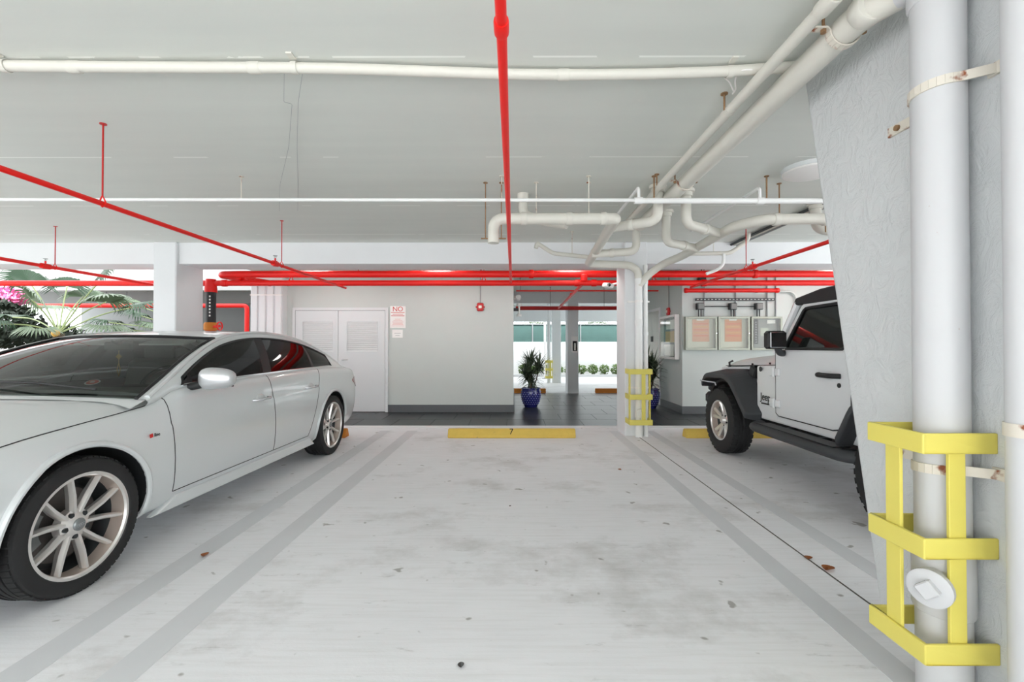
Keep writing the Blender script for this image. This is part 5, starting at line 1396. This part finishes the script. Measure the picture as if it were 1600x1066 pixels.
# notice cabinets on the right wall
def R(px, py): return P(px, py, Y=Y_WALLR-.05)
specs = [(1070, 1119.5, 'left glazed notice cabinet with a faded pink sheet', 'paper_rose'), (1121, 1170.5, 'middle glazed notice cabinet with an orange sheet', 'paper_tan'), (1172.5, 1221, 'right glazed cabinet with grey panel and black letter strip', 'panel_grey')]
for k, (x0, x1, lb_, pm_) in enumerate(specs):
    t = thing('notice_cabinet', lb_, 'cabinet', 'glazed notice cabinets')
    a, b = R(x0, 495), R(x1, 547); yf = Y_WALLR
    MB().bx(a.x, b.x, yf-.012, yf, b.z, a.z).build('back_board', 'board_back' if k < 2 else 'panel_grey', t, smooth=False)
    f = .035
    MB().bx(a.x, a.x+f, yf-.09, yf-.012, b.z, a.z).bx(b.x-f, b.x, yf-.09, yf-.012, b.z, a.z).bx(a.x+f, b.x-f, yf-.09, yf-.012, a.z-f, a.z).bx(a.x+f, b.x-f, yf-.09, yf-.012, b.z, b.z+f).build('frame', 'board_frame', t, smooth=False, bevel=.003)
    if k < 2:
        w = b.x-a.x; h = a.z-b.z
        MB().bx(a.x+w*.26, b.x-w*.20, yf-.016, yf-.012, b.z+h*.25, a.z-h*.08).build('sheet', pm_, t, smooth=False)
        MB().bx(a.x+w*.40, b.x-w*.36, yf-.018, yf-.016, a.z-h*.115, a.z-h*.08).build('sheet_title', 'sign_white', t, smooth=False)
        for q in range(5): MB().bx(a.x+w*.30, b.x-w*.24, yf-.0175, yf-.016, a.z-h*(.22+.09*q), a.z-h*(.205+.09*q)).build('print_line', 'sticker_red' if q % 2 == 0 else 'amber', t, smooth=False)
    else:
        w = b.x-a.x; h = a.z-b.z
        MB().bx(a.x+w*.13, a.x+w*.27, yf-.03, yf-.012, b.z+h*.18, a.z-h*.08).build('letter_strip', 'ink_black', t, smooth=False)
        for q in range(9): MB().bx(a.x+w*.18, a.x+w*.22, yf-.033, yf-.03, b.z+h*(.22+.075*q), b.z+h*(.25+.075*q)).build('strip_mark', 'ink_grey', t, smooth=False)
        MB().bx(a.x+w*.58, b.x-w*.16, yf-.016, yf-.012, a.z-h*.20, a.z-h*.09).build('label_card', 'sign_white', t, smooth=False)
        MB().bx(a.x+w*.36, b.x-w*.38, yf-.016, yf-.012, b.z+h*.42, b.z+h*.66).build('label_card', 'board_frame', t, smooth=False)
    MB().bx(a.x+.03, b.x-.03, yf-.085, yf-.081, b.z+.03, a.z-.03).build('glass_pane', 'glass_clear', t, smooth=False)
    MB().cyl((b.x-.017, yf-.098, (a.z+b.z)/2), (b.x-.017, yf-.09, (a.z+b.z)/2), .01, 10).build('lock', 'chrome', t)
# cabinet on the shaded side wall
t = thing('notice_cabinet', 'white framed glazed cabinet on the shaded side wall by the lift', 'cabinet', 'glazed notice cabinets')
ya0, ya1 = P(1057.5, 530, X=X_SIDE-.06).y, P(1037, 530, X=X_SIDE).y
z1_, z0_ = P(1057.5, 491, X=X_SIDE-.06).z, P(1057.5, 562, X=X_SIDE-.06).z
f = .04
MB().bx(X_SIDE-.01, X_SIDE, ya0, ya1, z0_, z1_).build('back_board', 'panel_grey', t, smooth=False)
MB().bx(X_SIDE-.09, X_SIDE-.01, ya0, ya0+f, z0_, z1_).bx(X_SIDE-.09, X_SIDE-.01, ya1-f, ya1, z0_, z1_).bx(X_SIDE-.09, X_SIDE-.01, ya0+f, ya1-f, z0_, z0_+f).bx(X_SIDE-.09, X_SIDE-.01, ya0+f, ya1-f, z1_-f, z1_).build('frame', 'sign_white', t, smooth=False, bevel=.003)
MB().bx(X_SIDE-.014, X_SIDE-.01, ya0+.2, ya1-.15, z0_+.32, z1_-.3).build('sheet', 'amber', t, smooth=False)
MB().bx(X_SIDE-.014, X_SIDE-.01, ya0+.3, ya1-.08, z0_+.06, z0_+.28).build('sheet', 'paper_white', t, smooth=False)
MB().bx(X_SIDE-.014, X_SIDE-.01, ya0+.15, ya1-.2, z1_-.26, z1_-.08).build('sheet', 'paper_white', t, smooth=False)
MB().bx(X_SIDE-.084, X_SIDE-.08, ya0+.03, ya1-.03, z0_+.03, z1_-.03).build('glass_pane', 'glass_clear', t, smooth=False)

# conduits and junction boxes above the cabinets
yw = Y_WALLR-.02
ch = thing('strut_channel', 'slotted dark steel channel above the notice cabinets', 'channel')
a, b = R(1088, 468), R(1211, 468)
MB().bx(a.x, b.x, yw-.02, yw+.02, a.z-.022, a.z+.022).build('channel', 'dark_metal', ch, smooth=False)
for k in range(22):
    x = a.x+(b.x-a.x)*(k+.5)/22
    MB().bx(x-.016, x+.016, yw-.022, yw-.02, a.z-.008, a.z+.008).build('slot', 'wall_grey', ch, smooth=False)
for k, px in enumerate((1093.5, 1144.5, 1185)):
    t = thing('junction_box', ('grey junction box above the left notice cabinet', 'grey junction box above the middle notice cabinet', 'grey junction box above the right notice cabinet')[k], 'box', 'junction boxes on the cabinet wall')
    c = R(px, 479)
    MB().box((c.x, yw-.03, c.z), (.125, .09, .12), bev=.006).build('box_body', 'dark_metal', t, smooth=False)
    MB().box((c.x+.01, yw-.078, c.z), (.105, .008, .10), bev=.003).build('box_cover', 'panel_grey', t, smooth=False)
    MB().cyl((c.x-.02, yw-.02, R(px, 495).z), (c.x-.02, yw-.02, c.z-.05), .010, 8).cyl((c.x+.025, yw-.02, R(px, 495).z), (c.x+.025, yw-.02, c.z-.05), .010, 8).build('conduit_tail', 'dark_metal', t)
    if k < 2:
        MB().cyl((c.x+.06, yw-.02, c.z), (R((1144.5, 1185)[k], 479).x-.06, yw-.02, c.z), .009, 8).build('link_conduit', 'dark_metal', t)
for k, px in enumerate((1101.5, 1150.5, 1200, 1213.5)):
    x = R(px, 470).x
    tag(MB().tube(smooth_path([(x, yw, R(px, 495).z), (x, yw, R(px, 470).z), (x, yw, CEIL)], .05), .011, 8).build('wall_conduit', 'galv'), ('first', 'second', 'third', 'fourth')[k]+' thin vertical conduit counting from the lift along the cabinet wall', 'conduit', 'vertical conduits on the cabinet wall')
pts = [R(1205, 455), R(1236, 455.5), R(1244, 463), R(1245, 640)]
tag(MB().tube(smooth_path(pts, .16, 8), .019, 10).build('wall_conduit', 'wall_grey'), 'arched grey conduit on the wall behind the off-road car', 'conduit')
cr = thing('small_junction_box', 'little dark box with wires between the mains and the cabinets', 'box')
c = R(1097, 438); MB().box((c.x, yw-.02, c.z), (.13, .08, .12), bev=.006).build('box_body', 'dark_metal', cr, smooth=False)
MB().cyl((c.x, yw, c.z), (c.x, yw, CEIL), .01, 8).build('conduit_tail', 'dark_metal', cr)

# fire extinguisher box on the far column
fe_ = thing('extinguisher_box', 'white fire extinguisher box on the grey column beyond the lobby', 'cabinet')
c0_, c1_ = P(892.5, 526, Y=11.88), P(902.5, 551, Y=11.88)
MB().bx(c0_.x, c1_.x, 11.80, 11.90, c1_.z, c0_.z).build('box_body', 'sign_white', fe_, smooth=False, bevel=.006)
MB().bx(c0_.x+.03, c1_.x-.03, 11.792, 11.80, c1_.z+.04, c0_.z-.12).build('box_window', 'interior_dark', fe_, smooth=False)
xm_ = (c0_.x+c1_.x)/2
MB().cyl((xm_, 11.785, c1_.z+.06), (xm_, 11.785, c0_.z-.2), .022, 12).sphere((xm_, 11.785, c0_.z-.19), .022, 10, 6).build('extinguisher', 'paper_white', fe_)

# emergency lamps at the wall corner and the camera on the column
t = thing('emergency_light', 'white twin-head emergency light at the lobby corner', 'light')
c = P(810, 464, Y=9.5)
MB().bx(.006, c.x+.03, 9.44, 9.56, c.z-.05, c.z+.02).build('housing', 'sign_white', t, smooth=False, bevel=.008)
for dy in (-.1, .1): MB().lathe([(.0, -.05), (.05, -.045), (.055, 0), (.03, .05), (0, .06)], (c.x+.0, 9.5+dy, c.z-.02), 'y', 16).build('lamp_head', 'sign_white', t)
t = thing('hanging_lamp', 'white bell-shaped hanging fitting below the emergency light', 'light')
c = P(811, 484, Y=9.2)
MB().lathe([(0, -.14), (.05, -.14), (.055, -.10), (.02, -.08), (.02, .06), (.055, .08), (.05, .12), (0, .12)], (c.x, 9.2, c.z), 'z', 18).build('lamp_body', 'sign_white', t)
MB().bx(.006, c.x-.01, 9.17, 9.23, c.z-.03, c.z+.03).build('wall_bracket', 'dark_metal', t, smooth=False)
t = thing('security_camera', 'small white security camera by the top of the far column', 'camera')
c = P(950, 446.5, Y=6.95)
MB().box(c, (.12, .16, .07), rot=Matrix.Rotation(.3, 3, 'Y') @ Matrix.Rotation(.4, 3, 'Z'), bev=.015).build('camera_body', 'sign_white', t, smooth=False)
MB().tube([c+V(.04, 0, .01), V(1.58, 6.76, c.z+.02)], .015, 8).build('camera_arm', 'sign_white', t)
MB().lathe([(0, -.09), (.025, -.09), (.025, -.07)], c, 'y', 14).build('lens', 'ink_black', t)

# round ceiling lamp
t = thing('ceiling_lamp', 'round flat white ceiling lamp beside the stucco pier', 'light')
c = P(1266, 266, Z=CEIL-.02)
MB().lathe([(0, -.035), (.17, -.035), (.195, -.025), (.20, 0), (.20, .02)], (c.x, c.y, CEIL-.02), 'z', 40).build('lamp_disc', 'sign_white', t)
MB().lathe([(.195, -.012), (.206, -.012), (.206, .02), (.195, .02)], (c.x, c.y, CEIL-.02), 'z', 40, close=True).build('lamp_rim', 'louver_paint', t)

# added fill lamps over the lobby, unseen behind the beam, shaped as round fittings
def lobby_fill_lamp(x, y, lb_):
    t = thing('ceiling_lamp', lb_, 'light', 'added lobby fill lamps')
    MB().lathe([(.195, -.012), (.206, -.012), (.206, .02), (.195, .02)], (x, y, CEIL-.02), 'z', 32, close=True).build('lamp_rim', 'louver_paint', t)
    MB().lathe([(0, -.03), (.17, -.03), (.195, -.015), (.197, .015)], (x, y, CEIL-.02), 'z', 32).build('lamp_disc', 'fill_lamp_glow', t)
for k, (x, y) in enumerate(((-3.2, 7.3), (-1.2, 7.2), (5.2, 7.3), (.9, 7.15))):
    lobby_fill_lamp(x, y, ('added unseen fill lamp over the double door', 'added unseen fill lamp over the pale grey wall', 'added unseen fill lamp over the notice cabinets', 'added unseen fill lamp over the lobby opening')[k])

# small stuff on the floor: fallen leaves
for k, (px, py, s, lb_) in enumerate(((320, 869, .05, 'dry brown leaf lying on the stripe beside the silver car'), (968, 735, .04, 'small reddish leaf on the floor below the wheel stop'), (1263, 874, .05, 'thin brown leaf on the floor joint'), (1294, 891, .075, 'curled brown leaf on the floor joint nearest the pier'), (797, 792, .02, 'tiny dark leaf scrap in the middle of the parking space'), (720, 1042, .03, 'dark leaf scrap on the floor at the photo bottom'))):
    p = P(px, py, Z=0); rnd = random.Random(k+5); a = rnd.uniform(0, 3); u = V(math.cos(a), math.sin(a), 0); v = V(-math.sin(a), math.cos(a), 0)
    vs = []
    for i in range(7):
        f_ = i/6; w = s*.42*math.sin(PI*min(.98, max(.03, f_)))**.8; cc_ = p+u*s*(f_-.5)+V(0, 0, .004+s*.25*abs(f_-.5)**1.5)
        vs += [cc_-v*w+V(0, 0, w*.5), cc_, cc_+v*w+V(0, 0, w*.35)]
    fs = []
    for i in range(6):
        for q in range(2): fs.append((3*i+q, 3*i+q+1, 3*i+q+4, 3*i+q+3))
    lf = MB().add(vs, fs).add([v_+V(0, 0, .0012) for v_ in vs], [f_[::-1] for f_ in fs]).build('fallen_leaf', 'dry_leaf' if k not in (4, 5) else 'interior_grey', fix=False)
    tag(lf, lb_, 'leaf', 'fallen leaves')

# ================================================================== palms and planting
def fan_palm(label, x, y, base_h, fronds, seed, mleaf='leaf_palm'):
    rnd = random.Random(seed)
    t = thing('fan_palm', label, 'palm', 'palms in the court', (x, y, 0))
    MB().tube([(0, 0, 0), (.02, 0, base_h*.5), (0, 0, base_h)], [.11, .09, .08], 14).build('trunk', 'trunk', t)
    MB().sphere((0, -.05, base_h), .07, 10, 8).build('crown_bud', 'amber', t)
    for (az, el, L, R0, mm) in fronds:
        d = V(math.cos(az)*math.cos(el), math.sin(az)*math.cos(el), math.sin(el))
        p0 = V(0, 0, base_h); p1 = p0+d*L*.5+V(0, 0, .04); p2 = p0+d*L+V(0, 0, -.10*L*math.cos(el))
        fr_ = MB().tube(smooth_path([p0, p1, p2], L*.4), .012, 6).build('frond', 'petiole', t)
        dd = (p2-p1).normalized(); sd = dd.cross(V(0, 0, 1)).normalized(); up_ = sd.cross(dd).normalized()
        lf = MB(); n = 34
        for k in range(n):
            a = math.radians(-125+250*k/(n-1))
            q = dd*math.cos(a)+sd*math.sin(a)+up_*.08
            ll = R0*(1-.22*abs(a)/2.2)*rnd.uniform(.92, 1.05); w = R0*.043
            pr_ = q.cross(up_).normalized()
            a0 = p2+q*.02; a1 = p2+q*ll*.55+up_*.03; a2 = p2+q*ll*.85+V(0, 0, -.10*R0); a3 = p2+q*ll+V(0, 0, -.30*R0*rnd.uniform(.6, 1.2))
            lf.add([a0-pr_*.004, a0+pr_*.004, a1-pr_*w, a1+up_*.012, a1+pr_*w, a2-pr_*w*.6, a2+pr_*w*.6, a3], [(0, 1, 3, 2), (1, 4, 3), (2, 3, 5), (3, 4, 6, 5), (5, 6, 7)])
        o = lf.build('leaf_fan', mm, fr_, fix=False, ang=20); o['kind'] = 'stuff'
    return t
pb = P(92, 521, Y=8.2)
rnd = random.Random(4)
fr_list = []
def toward(px, py, Yd, org, R0, mm='leaf_palm'):
    tgt = P(px, py, Y=Yd); d = tgt-org; L = d.length
    return (math.atan2(d.y, d.x), math.asin(d.z/L), L, R0, mm)
org = V(pb.x, 8.2, pb.z)
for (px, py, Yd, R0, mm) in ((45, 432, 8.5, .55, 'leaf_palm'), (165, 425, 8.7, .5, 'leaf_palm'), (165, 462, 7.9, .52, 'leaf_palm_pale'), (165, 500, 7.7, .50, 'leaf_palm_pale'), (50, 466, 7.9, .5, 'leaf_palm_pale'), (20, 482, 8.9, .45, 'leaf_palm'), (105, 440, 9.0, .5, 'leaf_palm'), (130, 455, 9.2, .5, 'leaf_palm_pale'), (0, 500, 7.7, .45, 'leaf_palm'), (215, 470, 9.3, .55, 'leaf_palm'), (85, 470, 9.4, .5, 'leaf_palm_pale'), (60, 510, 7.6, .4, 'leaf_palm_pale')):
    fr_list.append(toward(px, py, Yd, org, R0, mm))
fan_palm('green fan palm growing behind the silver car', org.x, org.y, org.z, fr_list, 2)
org2 = V(-6.6, 10.4, 1.1)
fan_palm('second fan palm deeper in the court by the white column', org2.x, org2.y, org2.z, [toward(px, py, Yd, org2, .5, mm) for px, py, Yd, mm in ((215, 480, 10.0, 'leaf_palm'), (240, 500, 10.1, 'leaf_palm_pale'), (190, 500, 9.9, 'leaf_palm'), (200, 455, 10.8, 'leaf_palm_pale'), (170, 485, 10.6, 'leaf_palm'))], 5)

def shrub(name, label, cat, c, r, n, leaf, m, seed, sc=(1, 1, 1), group=None):
    rnd = random.Random(seed); t = thing(name, label, cat, group, (c[0], c[1], 0))
    MB().tube([(0, 0, 0), (.02, .01, c[2])], .03, 8).build('stem', 'trunk', t)
    lf = MB()
    for k in range(n):
        d = V(rnd.gauss(0, 1), rnd.gauss(0, 1), rnd.gauss(0, 1)).normalized()*r*rnd.uniform(.55, 1.0)
        p = V(d.x*sc[0], d.y*sc[1], c[2]+d.z*sc[2])
        u = V(rnd.gauss(0, 1), rnd.gauss(0, 1), rnd.gauss(0, 1)).normalized(); v = u.orthogonal().normalized()
        lf.add([p-u*leaf, p+v*leaf*.45, p+u*leaf, p-v*leaf*.45], [(0, 1, 2, 3)])
    lf.build('foliage', m, t, fix=False, smooth=False)['kind'] = 'stuff'
    return t
c = P(25, 462, Y=10.6); shrub('flowering_shrub', 'shrub covered with pink blossom at the left edge', 'shrub', (c.x-.6, 10.6, c.z-.02), .62, 1500, .07, 'pink_bloom', 1, (1.6, .8, .42))
c = P(20, 500, Y=9.9); shrub('dark_shrub', 'dark leafy shrub below the pink blossom', 'shrub', (c.x-.4, 9.9, c.z-.1), .75, 1600, .08, 'dark_bush', 2, (1.3, .8, .75))
c = P(90, 512, Y=10.8); shrub('dark_shrub', 'dark leafy shrub directly behind the fan palm', 'shrub', (c.x, 10.8, c.z-.35), .6, 1000, .07, 'dark_bush', 3, (1.3, .7, .7))
for k in range(9):
    px = 818+18*k; c = P(px, 578, Y=18.45)
    shrub('hedge_plant', ('low green plant by the white wall, number %s from the lobby corner' % ('one', 'two', 'three', 'four', 'five', 'six', 'seven', 'eight', 'nine')[k]), 'plant', (c.x, 18.45, .28), .22, 160, .06, 'hedge_leaf', 20+k, (1, .6, 1), 'low plants along the white wall')
# leafy vine over the mesh fence
for k, px in enumerate((838, 935)):
    c = P(px, 510, Y=19.05); shrub('fence_vine', ('leafy vine spilling over the green fence near the lobby corner', 'leafy vine spilling over the green fence near the far column')[k], 'vine', (c.x, 19.5, c.z+.1), .35, 260, .06, 'leaf_dark', 40+k, (1.7, .3, .4))
# lamp post outside
lp_ = thing('lamp_post', 'slim white post standing by the bright road', 'post')
c = P(851.5, 590, Y=17.2)
MB().cyl((c.x, 17.2, 0), (c.x, 17.2, 2.3), .045, 12).build('post', 'sign_white', lp_)
MB().lathe([(.11, 0), (.11, .02), (.05, .04)], (c.x, 17.2, 0), 'z', 16).build('base_plate', 'galv', lp_)

scn.cycles.diffuse_bounces = 8; scn.cycles.max_bounces = 14; scn.cycles.transparent_max_bounces = 16
scn.cycles.sample_clamp_indirect = 8.0
